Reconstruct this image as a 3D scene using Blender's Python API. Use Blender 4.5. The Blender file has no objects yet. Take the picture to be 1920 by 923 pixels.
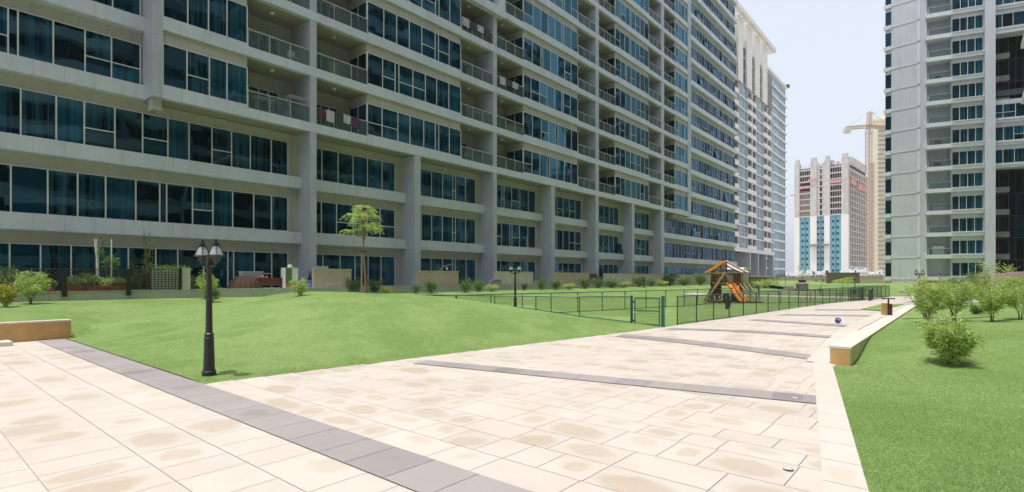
import bpy, math, random
from mathutils import Vector, Matrix
random.seed(7)
R = math.radians
H = 1.75                    # eye height
F = 1000.0; CX = 960.0; HY = 520.0
scene = bpy.context.scene
COL = scene.collection
# ---------------------------------------------------------------- directions
DX, DY = 0.6432, 0.7657     # d : along the long facade
NX, NY = -0.7657, 0.6432    # n : away from the path towards the facade
def ab(a, b): return (a*DX + b*NX, a*DY + b*NY)
def toab(x, y): return (x*DX + y*DY, x*NX + y*NY)
def at(px, t): return ((px-CX)/F*t, t)
def gp(px, py):             # ground point on the level paving
    t = H*F/(py-HY); return ((px-CX)/F*t, t)
def onb(px, b):             # point on the line parallel to the facade at distance b
    t = b/(NY + NX*(px-CX)/F); return ((px-CX)/F*t, t)
def S(v):
    v = max(0.0, min(1.0, v)); return v*v*(3-2*v)
def lerp(p, q, k): return (p[0]+(q[0]-p[0])*k, p[1]+(q[1]-p[1])*k)
# ---------------------------------------------------------------- object helpers
def link(o, parent=None):
    COL.objects.link(o)
    if parent is not None: o.parent = parent
    return o
def tag(o, label=None, cat=None, group=None, kind=None):
    if label: o['label'] = label
    if cat: o['category'] = cat
    if group: o['group'] = group
    if kind: o['kind'] = kind
    return o
def empty(name, loc=(0, 0, 0), rz=0.0, label=None, cat=None, group=None):
    o = bpy.data.objects.new(name, None); o.location = loc; o.rotation_euler = (0, 0, rz)
    o.empty_display_size = 0.3
    link(o); return tag(o, label, cat, group)
def copy_tree(o, parent=None):
    c = o.copy(); COL.objects.link(c)
    if parent is not None: c.parent = parent
    for ch in list(o.children): copy_tree(ch, c)
    return c
class MB:
    def __init__(s): s.v = []; s.f = []; s.uv = None; s.M = None
    def pt(s, p):
        if s.M is not None: p = s.M @ Vector(p)
        s.v.append((p[0], p[1], p[2])); return len(s.v)-1
    def poly(s, pts): s.f.append([s.pt(p) for p in pts])
    def box(s, x0, x1, y0, y1, z0, z1):
        i = [s.pt(p) for p in ((x0,y0,z0),(x1,y0,z0),(x1,y1,z0),(x0,y1,z0),(x0,y0,z1),(x1,y0,z1),(x1,y1,z1),(x0,y1,z1))]
        for q in ((3,2,1,0),(4,5,6,7),(0,1,5,4),(1,2,6,5),(2,3,7,6),(3,0,4,7)): s.f.append([i[k] for k in q])
    def hexa(s, bot, top):  # 4 bottom points, 4 top points (counter-clockwise)
        i = [s.pt(p) for p in list(bot)+list(top)]
        for q in ((3,2,1,0),(4,5,6,7),(0,1,5,4),(1,2,6,5),(2,3,7,6),(3,0,4,7)): s.f.append([i[k] for k in q])
    def prism(s, poly, z0, z1):
        n = len(poly); b = [s.pt((p[0], p[1], z0)) for p in poly]; t = [s.pt((p[0], p[1], z1)) for p in poly]
        s.f.append(b[::-1]); s.f.append(t)
        for k in range(n): s.f.append([b[k], b[(k+1)%n], t[(k+1)%n], t[k]])
    def bar(s, p, q, w, h=None, n=4):   # beam of n sides from p to q
        p = Vector(p); q = Vector(q); h = w if h is None else h
        d = (q-p)
        if d.length < 1e-6: return
        d.normalize(); up = Vector((0,0,1)) if abs(d.z) < 0.95 else Vector((1,0,0))
        a = d.cross(up).normalized(); b = a.cross(d).normalized()
        r0 = []; r1 = []
        for k in range(n):
            an = 2*math.pi*(k+0.5)/n; sc = 1.4142 if n == 4 else 1.0
            o = a*(math.cos(an)*w/2*sc) + b*(math.sin(an)*h/2*sc)
            r0.append(s.pt(p+o)); r1.append(s.pt(q+o))
        for k in range(n): s.f.append([r0[k], r0[(k+1)%n], r1[(k+1)%n], r1[k]])
        if n > 3: s.f.append(r0[::-1]); s.f.append(r1)
    def tube(s, pts, rad, n=6):
        rings = []
        for i, p in enumerate(pts):
            p = Vector(p); a = Vector(pts[max(0, i-1)]); b = Vector(pts[min(len(pts)-1, i+1)])
            d = (b-a).normalized(); up = Vector((0,0,1)) if abs(d.z) < 0.95 else Vector((1,0,0))
            u = d.cross(up).normalized(); w = u.cross(d).normalized(); r = rad[i] if isinstance(rad, (list, tuple)) else rad
            rings.append([s.pt(p + u*math.cos(2*math.pi*k/n)*r + w*math.sin(2*math.pi*k/n)*r) for k in range(n)])
        for i in range(len(rings)-1):
            for k in range(n): s.f.append([rings[i][k], rings[i][(k+1)%n], rings[i+1][(k+1)%n], rings[i+1][k]])
        s.f.append(rings[0][::-1]); s.f.append(rings[-1])
    def lathe(s, prof, c=(0,0,0), n=12, rot=0.0):
        rings = []
        for (r, z) in prof:
            rings.append([s.pt((c[0]+r*math.cos(rot+2*math.pi*k/n), c[1]+r*math.sin(rot+2*math.pi*k/n), c[2]+z)) for k in range(n)])
        for i in range(len(rings)-1):
            for k in range(n): s.f.append([rings[i][k], rings[i][(k+1)%n], rings[i+1][(k+1)%n], rings[i+1][k]])
        s.f.append(rings[0][::-1]); s.f.append(rings[-1])
    def build(s, name, m, parent=None, smooth=False):
        me = bpy.data.meshes.new(name); me.from_pydata(s.v, [], s.f)
        if m is not None: me.materials.append(m)
        if s.uv:
            for ln, data in s.uv.items():
                uvl = me.uv_layers.new(name=ln); li = 0
                for fi, p in enumerate(me.polygons):
                    for k in range(p.loop_total):
                        uvl.data[p.loop_start+k].uv = data[fi][k]
        if smooth:
            me.polygons.foreach_set('use_smooth', [True]*len(me.polygons))
        me.update()
        o = bpy.data.objects.new(name, me); link(o, parent); return o
def bevel(o, w=0.01, seg=2):
    md = o.modifiers.new('b', 'BEVEL'); md.width = w; md.segments = seg; md.limit_method = 'ANGLE'; return o
# ---------------------------------------------------------------- materials
def newmat(name):
    m = bpy.data.materials.new(name); m.use_nodes = True
    nt = m.node_tree; b = nt.nodes['Principled BSDF']; return m, nt, b
def N(nt, t, **kw):
    n = nt.nodes.new(t)
    for k, v in kw.items(): setattr(n, k, v)
    return n
def noise(nt, scale, detail=4, coord='Object', rough=0.55):
    tc = N(nt, 'ShaderNodeTexCoord'); n = N(nt, 'ShaderNodeTexNoise')
    n.inputs['Scale'].default_value = scale; n.inputs['Detail'].default_value = detail; n.inputs['Roughness'].default_value = rough
    nt.links.new(tc.outputs[coord], n.inputs['Vector']); return n
def ramp(nt, fac, stops):
    r = N(nt, 'ShaderNodeValToRGB'); e = r.color_ramp.elements
    while len(e) < len(stops): e.new(0.5)
    for k, (p, c) in enumerate(stops): e[k].position = p; e[k].color = (c[0], c[1], c[2], 1)
    nt.links.new(fac, r.inputs['Fac']); return r
def bump(nt, b, h, st=0.3, dist=0.02):
    n = N(nt, 'ShaderNodeBump'); n.inputs['Strength'].default_value = st; n.inputs['Distance'].default_value = dist
    nt.links.new(h, n.inputs['Height']); nt.links.new(n.outputs['Normal'], b.inputs['Normal']); return n
def mixc(nt, fac, a, b_, mode='MIX'):
    n = N(nt, 'ShaderNodeMix', data_type='RGBA', blend_type=mode)
    for sock, v in ((n.inputs[0], fac), (n.inputs[6], a), (n.inputs[7], b_)):
        if hasattr(v, 'node'): nt.links.new(v, sock)
        elif isinstance(v, (int, float)): sock.default_value = v
        else: sock.default_value = (v[0], v[1], v[2], 1)
    return n.outputs[2]
def math_(nt, op, a, b_=None, c=None):
    n = N(nt, 'ShaderNodeMath', operation=op)
    for k, v in enumerate((a, b_, c)):
        if v is None: continue
        if hasattr(v, 'node'): nt.links.new(v, n.inputs[k])
        else: n.inputs[k].default_value = v
    return n.outputs[0]
def simple(name, col, rough=0.6, var=0.12, scale=3.0, metal=0.0, bs=0.0, spec=0.5):
    m, nt, b = newmat(name); n = noise(nt, scale, 5)
    lo = [c*(1-var) for c in col]; hi = [min(1, c*(1+var)) for c in col]
    r = ramp(nt, n.outputs['Fac'], [(0.3, lo), (0.7, hi)])
    nt.links.new(r.outputs['Color'], b.inputs['Base Color'])
    b.inputs['Roughness'].default_value = rough; b.inputs['Metallic'].default_value = metal
    b.inputs['Specular IOR Level'].default_value = spec
    if bs: bump(nt, b, noise(nt, scale*12, 3).outputs['Fac'], bs, 0.01)
    return m
def cladding(name, col, pitch=1.13, rough=0.45, hp=0.0, jd=0.5, var=0.07, off=0.0):
    # metal / stone panels with thin dark joints every <pitch> along local x
    m, nt, b = newmat(name); tc = N(nt, 'ShaderNodeTexCoord'); sp = N(nt, 'ShaderNodeSeparateXYZ')
    nt.links.new(tc.outputs['Object'], sp.inputs[0])
    fx = math_(nt, 'FRACT', math_(nt, 'DIVIDE', math_(nt, 'ADD', sp.outputs['X'], off+1000*pitch), pitch))
    j = math_(nt, 'LESS_THAN', fx, 0.016/pitch)
    cell = math_(nt, 'FLOOR', math_(nt, 'DIVIDE', math_(nt, 'ADD', sp.outputs['X'], off+1000*pitch), pitch))
    if hp:
        fz = math_(nt, 'FRACT', math_(nt, 'DIVIDE', math_(nt, 'ADD', sp.outputs['Z'], 1000*hp), hp))
        j = math_(nt, 'MAXIMUM', j, math_(nt, 'LESS_THAN', fz, 0.018/hp))
        cell = math_(nt, 'ADD', cell, math_(nt, 'MULTIPLY', math_(nt, 'FLOOR', math_(nt, 'DIVIDE', math_(nt, 'ADD', sp.outputs['Z'], 1000*hp), hp)), 17.3))
    wn = N(nt, 'ShaderNodeTexWhiteNoise', noise_dimensions='1D'); nt.links.new(cell, wn.inputs['W'])
    n = noise(nt, 0.5, 6); st = noise(nt, 1.0, 5)
    mp = N(nt, 'ShaderNodeMapping'); mp.inputs['Scale'].default_value = (3.0, 3.0, 0.35)
    nt.links.new(tc.outputs['Object'], mp.inputs[0]); nt.links.new(mp.outputs[0], st.inputs['Vector'])
    lo = [c*(1-var) for c in col]; hi = [c*(1+var) for c in col]
    c1 = ramp(nt, n.outputs['Fac'], [(0.3, lo), (0.7, hi)]).outputs['Color']
    c2 = mixc(nt, math_(nt, 'MULTIPLY', wn.outputs['Value'], 0.12), c1, [c*0.72 for c in col])
    stf = ramp(nt, st.outputs['Fac'], [(0.5, (0,0,0)), (0.75, (1,1,1))]).outputs['Color']
    c3 = mixc(nt, math_(nt, 'MULTIPLY', stf, 0.32), c2, [c*0.6 for c in col])
    c4 = mixc(nt, math_(nt, 'MULTIPLY', j, jd), c3, [c*0.35 for c in col])
    nt.links.new(c4, b.inputs['Base Color']); b.inputs['Roughness'].default_value = rough
    return m
def glassmat(name, dark, teal, tint=(0.34, 0.76, 1.0), f0=2.1, wav=0.22, wsc=0.6, rough=0.02, spec=0.5, curtain=0.25):
    m, nt, b = newmat(name); g = N(nt, 'ShaderNodeNewGeometry'); tc = N(nt, 'ShaderNodeTexCoord')
    rnd = g.outputs['Random Per Island']
    mp = N(nt, 'ShaderNodeMapping'); mp.inputs['Scale'].default_value = (7.0, 7.0, 0.12)
    of1 = N(nt, 'ShaderNodeVectorMath', operation='ADD'); cb1 = N(nt, 'ShaderNodeCombineXYZ')
    nt.links.new(math_(nt, 'MULTIPLY', rnd, 91.0), cb1.inputs[0]); nt.links.new(tc.outputs['Object'], of1.inputs[0]); nt.links.new(cb1.outputs[0], of1.inputs[1])
    nt.links.new(of1.outputs[0], mp.inputs[0])
    cn = N(nt, 'ShaderNodeTexNoise'); cn.inputs['Scale'].default_value = 1.0; cn.inputs['Detail'].default_value = 3
    nt.links.new(mp.outputs[0], cn.inputs['Vector'])
    base = ramp(nt, rnd, [(0.0, dark), (0.5, dark), (0.66, [c*0.5 for c in teal]), (1.0, [c*0.75 for c in teal])]).outputs['Color']
    cf = math_(nt, 'MULTIPLY', math_(nt, 'GREATER_THAN', math_(nt, 'FRACT', math_(nt, 'MULTIPLY', rnd, 7.31)), 0.45), curtain)
    cf = math_(nt, 'MULTIPLY', cf, ramp(nt, cn.outputs['Fac'], [(0.42, (0,0,0)), (0.6, (1,1,1))]).outputs['Color'])
    c = mixc(nt, cf, base, [min(1, q*4+0.02) for q in teal])
    nt.links.new(c, b.inputs['Base Color']); b.inputs['Roughness'].default_value = 0.35; b.inputs['Specular IOR Level'].default_value = 0.0
    wn = N(nt, 'ShaderNodeTexNoise'); wn.inputs['Scale'].default_value = wsc; wn.inputs['Detail'].default_value = 1.5
    off = N(nt, 'ShaderNodeVectorMath', operation='ADD'); cmb = N(nt, 'ShaderNodeCombineXYZ')
    nt.links.new(math_(nt, 'MULTIPLY', rnd, 60.0), cmb.inputs[2])
    nt.links.new(tc.outputs['Object'], off.inputs[0]); nt.links.new(cmb.outputs[0], off.inputs[1])
    nt.links.new(off.outputs[0], wn.inputs['Vector'])
    bn = bump(nt, b, wn.outputs['Fac'], wav, 0.05)
    gl = N(nt, 'ShaderNodeBsdfGlossy'); gl.inputs['Roughness'].default_value = rough; gl.inputs['Color'].default_value = (*tint, 1)
    fr = N(nt, 'ShaderNodeFresnel'); fr.inputs['IOR'].default_value = f0
    nt.links.new(bn.outputs['Normal'], gl.inputs['Normal']); nt.links.new(bn.outputs['Normal'], fr.inputs['Normal'])
    r3 = math_(nt, 'FRACT', math_(nt, 'MULTIPLY', rnd, 23.7))
    k = math_(nt, 'MULTIPLY', fr.outputs[0], math_(nt, 'ADD', 1.0-spec, math_(nt, 'MULTIPLY', r3, spec)))
    mx = N(nt, 'ShaderNodeMixShader'); nt.links.new(k, mx.inputs[0]); nt.links.new(b.outputs[0], mx.inputs[1]); nt.links.new(gl.outputs[0], mx.inputs[2])
    nt.links.new(mx.outputs[0], nt.nodes['Material Output'].inputs[0])
    return m
M = {}
M['fascia'] = cladding('fascia_cladding', (0.545, 0.60, 0.665), 1.13)
M['column'] = cladding('column_cladding', (0.41, 0.455, 0.51), 50.0, hp=3.5)
M['beige'] = cladding('beige_render', (0.42, 0.415, 0.375), 1.13, rough=0.8)
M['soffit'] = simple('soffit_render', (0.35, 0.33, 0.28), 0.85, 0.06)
M['balwall'] = simple('balcony_render', (0.42, 0.39, 0.33), 0.85, 0.06)
M['frame'] = simple('window_frame', (0.62, 0.63, 0.60), 0.4, 0.05)
M['darkframe'] = simple('dark_window_frame', (0.05, 0.055, 0.06), 0.5, 0.1)
M['glass'] = glassmat('window_glass', (0.001, 0.005, 0.009), (0.002, 0.040, 0.068), f0=2.0)
M['glass_side'] = glassmat('window_glass_grazing', (0.002, 0.008, 0.014), (0.004, 0.035, 0.060), tint=(0.45, 0.68, 0.95), f0=1.6, wav=0.5, spec=0.85)
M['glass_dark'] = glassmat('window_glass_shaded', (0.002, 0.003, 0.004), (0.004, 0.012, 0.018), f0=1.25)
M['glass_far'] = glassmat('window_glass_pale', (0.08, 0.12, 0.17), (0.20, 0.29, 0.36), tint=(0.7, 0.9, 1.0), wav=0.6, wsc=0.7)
M['glass_blue'] = glassmat('window_glass_tower', (0.004, 0.012, 0.018), (0.004, 0.065, 0.10), wav=0.4, f0=1.5)
def railglass():
    m, nt, b = newmat('balcony_glass')
    b.inputs['Base Color'].default_value = (0.25, 0.33, 0.33, 1); b.inputs['Roughness'].default_value = 0.05
    tr = N(nt, 'ShaderNodeBsdfTransparent'); tr.inputs[0].default_value = (0.72, 0.80, 0.80, 1)
    mx = N(nt, 'ShaderNodeMixShader'); mx.inputs[0].default_value = 0.16
    nt.links.new(tr.outputs[0], mx.inputs[1]); nt.links.new(b.outputs[0], mx.inputs[2])
    nt.links.new(mx.outputs[0], nt.nodes['Material Output'].inputs[0]); return m
M['railglass'] = railglass()
M['steel'] = simple('handrail_steel', (0.55, 0.56, 0.55), 0.35, 0.05, metal=0.3)
M['black'] = simple('black_paint', (0.018, 0.018, 0.019), 0.42, 0.25, 8, bs=0.1)
M['lampglass'] = simple('frosted_glass', (0.34, 0.36, 0.38), 0.25, 0.12, 20)
M['orange_wall'] = simple('ochre_render', (0.56, 0.34, 0.145), 0.8, 0.1, 2.5, bs=0.15)
M['cream'] = simple('cream_stone', (0.66, 0.595, 0.525), 0.7, 0.06, 5, bs=0.08)
M['kerb'] = cladding('kerb_render', (0.45, 0.47, 0.43), 4.1, rough=0.9, var=0.12)
M['green_metal'] = simple('green_enamel', (0.008, 0.13, 0.085), 0.35, 0.15, 6)
M['dark_green'] = simple('dark_green_enamel', (0.012, 0.055, 0.042), 0.45, 0.2, 6)
M['wire'] = simple('coated_wire', (0.010, 0.05, 0.035), 0.5, 0.2, 6)
M['wirebrown'] = simple('weathered_lattice', (0.10, 0.07, 0.055), 0.8, 0.25, 6)
M['white'] = simple('white_paint', (0.74, 0.74, 0.73), 0.55, 0.05, 3)
M['pinkwall'] = simple('pinkish_render', (0.50, 0.41, 0.34), 0.85, 0.07, 2, bs=0.1)
M['palewall'] = simple('pale_render', (0.55, 0.52, 0.48), 0.85, 0.07, 2, bs=0.1)
M['terracotta'] = simple('terracotta', (0.30, 0.10, 0.05), 0.8, 0.15, 9)
M['bark'] = simple('bark', (0.26, 0.19, 0.12), 0.9, 0.3, 14, bs=0.5)
M['twig'] = simple('shrub_stem', (0.13, 0.12, 0.055), 0.85, 0.3, 14)
M['wood'] = simple('red_brown_timber', (0.15, 0.055, 0.025), 0.65, 0.3, 6, bs=0.2)
M['palewood'] = simple('pale_timber', (0.34, 0.26, 0.16), 0.7, 0.25, 6, bs=0.2)
M['orange'] = simple('orange_plastic', (0.70, 0.20, 0.02), 0.35, 0.08, 4)
M['yellow'] = simple('faded_orange_canvas', (0.72, 0.36, 0.05), 0.8, 0.12, 4)
def canvas(name, col):
    m, nt, b = newmat(name); b.inputs['Base Color'].default_value = (*col, 1); b.inputs['Roughness'].default_value = 0.8
    t = N(nt, 'ShaderNodeBsdfTranslucent'); t.inputs[0].default_value = (*col, 1); mx = N(nt, 'ShaderNodeMixShader'); mx.inputs[0].default_value = 0.75
    nt.links.new(b.outputs[0], mx.inputs[1]); nt.links.new(t.outputs[0], mx.inputs[2]); nt.links.new(mx.outputs[0], nt.nodes['Material Output'].inputs[0]); return m
M['tarp_pink'] = canvas('faded_pink_tarp', (0.80, 0.66, 0.60)); M['tarp_orange'] = canvas('orange_tarp', (0.80, 0.38, 0.05))
M['pinkcanvas'] = simple('faded_pink_canvas', (0.66, 0.52, 0.46), 0.8, 0.06, 4)
M['darkgreyfab'] = simple('dark_grey_cloth', (0.05, 0.055, 0.06), 0.9, 0.3, 14, bs=0.3)
M['brownfab'] = simple('brown_cover', (0.11, 0.065, 0.05), 0.9, 0.25, 9, bs=0.3)
M['redbrown'] = simple('red_brown_wood', (0.13, 0.04, 0.025), 0.7, 0.2, 7)
M['blue'] = simple('blue_board', (0.05, 0.09, 0.24), 0.6, 0.15, 5)
M['green'] = simple('green_panel', (0.10, 0.20, 0.07), 0.6, 0.1, 5)
M['mustard'] = simple('mustard_panel', (0.42, 0.25, 0.05), 0.7, 0.1, 5)
M['purple'] = simple('purple_cloth', (0.09, 0.03, 0.08), 0.9, 0.2, 9, bs=0.3)
M['maroon'] = simple('maroon_cloth', (0.11, 0.03, 0.03), 0.9, 0.2, 9, bs=0.3)
M['whitecloth'] = simple('white_cloth', (0.42, 0.44, 0.50), 0.9, 0.1, 9, bs=0.3)
M['greycover'] = simple('grey_cover', (0.30, 0.27, 0.27), 0.9, 0.2, 7, bs=0.4)
M['cardboard'] = simple('cardboard', (0.38, 0.25, 0.13), 0.85, 0.1, 5)
M['ballblue'] = simple('blue_ball_rubber', (0.06, 0.06, 0.32), 0.5, 0.3, 15)
M['sand'] = simple('sandy_ground', (0.42, 0.37, 0.30), 0.95, 0.15, 0.05)
M['brownwall'] = simple('brown_boards', (0.20, 0.155, 0.125), 0.85, 0.15, 2)
M['chimneywhite'] = cladding('white_cladding', (0.68, 0.69, 0.70), 2.2, hp=3.5, var=0.04)
M['creamclad'] = cladding('cream_cladding', (0.68, 0.67, 0.64), 2.2, hp=3.5, var=0.04)
M['tower'] = cladding('tower_cladding', (0.57, 0.61, 0.66), 1.25, hp=1.16, jd=0.22, var=0.04)
M['towerband'] = simple('tower_band', (0.66, 0.69, 0.73), 0.7, 0.05, 1)
M['concrete'] = simple('raw_concrete', (0.50, 0.49, 0.48), 0.9, 0.15, 0.4)
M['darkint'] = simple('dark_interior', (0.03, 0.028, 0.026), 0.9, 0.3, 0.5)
M['greyint'] = simple('grey_interior', (0.20, 0.19, 0.19), 0.9, 0.35, 0.15)
M['lightblue'] = simple('light_blue_render', (0.14, 0.36, 0.47), 0.8, 0.08, 0.3)
M['netting'] = simple('red_netting', (0.62, 0.30, 0.30), 0.9, 0.2, 0.8)
M['cranepaint'] = simple('crane_yellow_brown', (0.48, 0.36, 0.24), 0.6, 0.15, 0.6)
M['tan'] = simple('tan_render', (0.74, 0.68, 0.54), 0.85, 0.05, 0.2)
M['slat'] = simple('grey_green_slats', (0.28, 0.31, 0.27), 0.8, 0.1, 0.3)
M['hedge'] = None
def leafmat(name, c1, c2, c3, tr=0.35):
    m, nt, b = newmat(name); g = N(nt, 'ShaderNodeNewGeometry')
    r = ramp(nt, g.outputs['Random Per Island'], [(0.0, c1), (0.55, c2), (1.0, c3)])
    nt.links.new(r.outputs['Color'], b.inputs['Base Color']); b.inputs['Roughness'].default_value = 0.5
    t = N(nt, 'ShaderNodeBsdfTranslucent'); nt.links.new(r.outputs['Color'], t.inputs[0])
    mx = N(nt, 'ShaderNodeMixShader'); mx.inputs[0].default_value = tr
    nt.links.new(b.outputs[0], mx.inputs[1]); nt.links.new(t.outputs[0], mx.inputs[2])
    nt.links.new(mx.outputs[0], nt.nodes['Material Output'].inputs[0]); return m
M['leaf_light'] = leafmat('light_leaves', (0.22, 0.36, 0.07), (0.46, 0.60, 0.16), (0.78, 0.84, 0.42), 0.48)
M['leaf_mid'] = leafmat('mid_leaves', (0.08, 0.16, 0.04), (0.16, 0.28, 0.07), (0.28, 0.40, 0.13))
M['leaf_dark'] = leafmat('dark_leaves', (0.02, 0.05, 0.02), (0.045, 0.09, 0.03), (0.08, 0.15, 0.05))
M['leaf_yellow'] = leafmat('yellow_leaves', (0.22, 0.26, 0.03), (0.42, 0.42, 0.05), (0.58, 0.55, 0.10))
M['blade'] = leafmat('turf_blade', (0.22, 0.36, 0.10), (0.36, 0.52, 0.18), (0.55, 0.68, 0.32), 0.4)
def grassmat():
    m, nt, b = newmat('artificial_turf')
    big = noise(nt, 0.25, 3); mid = noise(nt, 2.2, 5); fine = noise(nt, 55, 4, rough=0.8); vf = noise(nt, 190, 2, rough=0.8)
    c = ramp(nt, mid.outputs['Fac'], [(0.3, (0.215, 0.335, 0.090)), (0.7, (0.305, 0.435, 0.150))]).outputs['Color']
    c = mixc(nt, ramp(nt, big.outputs['Fac'], [(0.4, (0,0,0)), (0.62, (0.75,)*3)]).outputs['Color'], c, (0.37, 0.49, 0.195))
    c = mixc(nt, ramp(nt, noise(nt, 0.55, 4, rough=0.6).outputs['Fac'], [(0.40, (0.6,)*3), (0.52, (0,0,0))]).outputs['Color'], c, (0.165, 0.28, 0.065))
    c = mixc(nt, ramp(nt, fine.outputs['Fac'], [(0.42, (0.5,)*3), (0.6, (0,0,0))]).outputs['Color'], c, (0.075, 0.145, 0.028))
    c = mixc(nt, ramp(nt, noise(nt, 11, 5, rough=0.75).outputs['Fac'], [(0.46, (0.42,)*3), (0.6, (0,0,0))]).outputs['Color'], c, (0.115, 0.20, 0.045))
    c = mixc(nt, ramp(nt, vf.outputs['Fac'], [(0.5, (0,0,0)), (0.75, (0.5,)*3)]).outputs['Color'], c, (0.40, 0.50, 0.24))
    nt.links.new(c, b.inputs['Base Color']); b.inputs['Roughness'].default_value = 0.85
    b.inputs['Specular IOR Level'].default_value = 0.2
    h = math_(nt, 'ADD', fine.outputs['Fac'], math_(nt, 'MULTIPLY', vf.outputs['Fac'], 0.6))
    h = math_(nt, 'ADD', h, math_(nt, 'MULTIPLY', mid.outputs['Fac'], 0.8))
    bump(nt, b, h, 0.6, 0.035); return m
M['grass'] = grassmat()
def tilemat(name, base, base2, stain, amt):
    m, nt, b = newmat(name)
    uv = N(nt, 'ShaderNodeUVMap', uv_map='UVMap'); rn = N(nt, 'ShaderNodeUVMap', uv_map='Rnd')
    sp = N(nt, 'ShaderNodeSeparateXYZ'); nt.links.new(rn.outputs[0], sp.inputs[0]); r1 = sp.outputs['X']; r2 = sp.outputs['Y']
    wn = noise(nt, 2.3, 4); fn = noise(nt, 1.1, 6); gr = noise(nt, 35, 4)
    su = N(nt, 'ShaderNodeSeparateXYZ'); nt.links.new(uv.outputs[0], su.inputs[0])
    wob = math_(nt, 'MULTIPLY', math_(nt, 'SUBTRACT', wn.outputs['Fac'], 0.5), 0.55)
    ox = math_(nt, 'MULTIPLY', math_(nt, 'SUBTRACT', r2, 0.5), 0.35)
    dx = math_(nt, 'ADD', math_(nt, 'ADD', math_(nt, 'SUBTRACT', su.outputs['X'], 0.5), wob), ox)
    dy = math_(nt, 'ADD', math_(nt, 'SUBTRACT', su.outputs['Y'], 0.5), wob)
    d = math_(nt, 'SQRT', math_(nt, 'ADD', math_(nt, 'MULTIPLY', dx, dx), math_(nt, 'MULTIPLY', dy, dy)))
    size = math_(nt, 'ADD', 0.20, math_(nt, 'MULTIPLY', r2, 0.22))
    e = math_(nt, 'DIVIDE', math_(nt, 'SUBTRACT', math_(nt, 'ADD', size, 0.07), d), 0.14)
    cl = N(nt, 'ShaderNodeClamp'); nt.links.new(e, cl.inputs[0])
    on = math_(nt, 'GREATER_THAN', r1, 1-amt)
    st = math_(nt, 'MULTIPLY', math_(nt, 'MULTIPLY', cl.outputs[0], on), math_(nt, 'MULTIPLY', math_(nt, 'ADD', 0.25, math_(nt, 'MULTIPLY', fn.outputs['Fac'], 0.7)), math_(nt, 'ADD', 0.62, math_(nt, 'MULTIPLY', r2, 0.62))))
    c = mixc(nt, r2, base, base2)
    c = mixc(nt, math_(nt, 'MULTIPLY', ramp(nt, fn.outputs['Fac'], [(0.45, (0,0,0)), (0.75, (1,1,1))]).outputs['Color'], 0.35), c, stain)
    c = mixc(nt, st, c, stain)
    c = mixc(nt, math_(nt, 'MULTIPLY', math_(nt, 'FRACT', math_(nt, 'MULTIPLY', r1, 13.7)), 0.26), c, (0.48, 0.44, 0.41))
    c = mixc(nt, ramp(nt, gr.outputs['Fac'], [(0.55, (0,0,0)), (0.8, (0.18,)*3)]).outputs['Color'], c, stain)
    nt.links.new(c, b.inputs['Base Color']); b.inputs['Roughness'].default_value = 0.7
    b.inputs['Specular IOR Level'].default_value = 0.25
    bump(nt, b, math_(nt, 'ADD', gr.outputs['Fac'], math_(nt, 'MULTIPLY', r1, 0.4)), 0.15, 0.01); return m
M['tile'] = tilemat('cream_paving', (0.600, 0.540, 0.485), (0.550, 0.500, 0.455), (0.430, 0.350, 0.265), 0.55)
M['border'] = tilemat('cream_border_paving', (0.615, 0.56, 0.51), (0.59, 0.535, 0.485), (0.56, 0.46, 0.37), 0.15)
M['greytile'] = tilemat('grey_paving', (0.335, 0.310, 0.315), (0.285, 0.262, 0.268), (0.21, 0.19, 0.19), 0.2)
M['joint'] = simple('paving_joint', (0.42, 0.39, 0.36), 0.95, 0.2, 3)
M['paleflat'] = simple('pale_far_paving', (0.56, 0.50, 0.45), 0.85, 0.1, 0.6)

# ---------------------------------------------------------------- world, sun, camera
SUN_EL = R(79); sdir = Vector((-0.86*math.cos(SUN_EL), -0.51*math.cos(SUN_EL), math.sin(SUN_EL))).normalized()
w = bpy.data.worlds.new('World'); scene.world = w; w.use_nodes = True
nt = w.node_tree; bg = nt.nodes['Background']
sky = N(nt, 'ShaderNodeTexSky', sky_type='NISHITA'); sky.sun_disc = False
sky.sun_elevation = SUN_EL; sky.sun_rotation = math.atan2(sdir.x, sdir.y)
sky.air_density = 1.0; sky.dust_density = 6.0; sky.ozone_density = 1.0; sky.altitude = 0
hs = N(nt, 'ShaderNodeHueSaturation'); hs.inputs['Saturation'].default_value = 0.42; hs.inputs['Value'].default_value = 1.7
nt.links.new(sky.outputs[0], hs.inputs['Color'])
nt.links.new(mixc(nt, 0.62, hs.outputs[0], (5.3, 5.8, 6.6)), bg.inputs['Color'])      # milky summer haze over the clear sky
bg.inputs['Strength'].default_value = 0.135
sl = bpy.data.lights.new('sun', 'SUN'); sl.energy = 2.9; sl.angle = R(0.6); sl.color = (1.0, 0.955, 0.89)
so = bpy.data.objects.new('sun', sl); COL.objects.link(so); so.rotation_euler = sdir.to_track_quat('Z', 'Y').to_euler()
so.location = (0, 0, 120)
cam = bpy.data.cameras.new('camera'); cam.sensor_width = 36; cam.lens = 18.75; cam.shift_y = (HY-461.5)/1920
cam.clip_start = 0.1; cam.clip_end = 6000
co = bpy.data.objects.new('camera', cam); co.location = (0, 0, H); co.rotation_euler = (R(90), 0, 0); COL.objects.link(co)
scene.camera = co
scene.view_settings.view_transform = 'Standard'; scene.view_settings.look = 'None'
scene.view_settings.exposure = 0.22; scene.view_settings.gamma = 1
scene.cycles.max_bounces = 6; scene.cycles.transparent_max_bounces = 12
scene.cycles.caustics_reflective = False; scene.cycles.caustics_refractive = False

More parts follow.
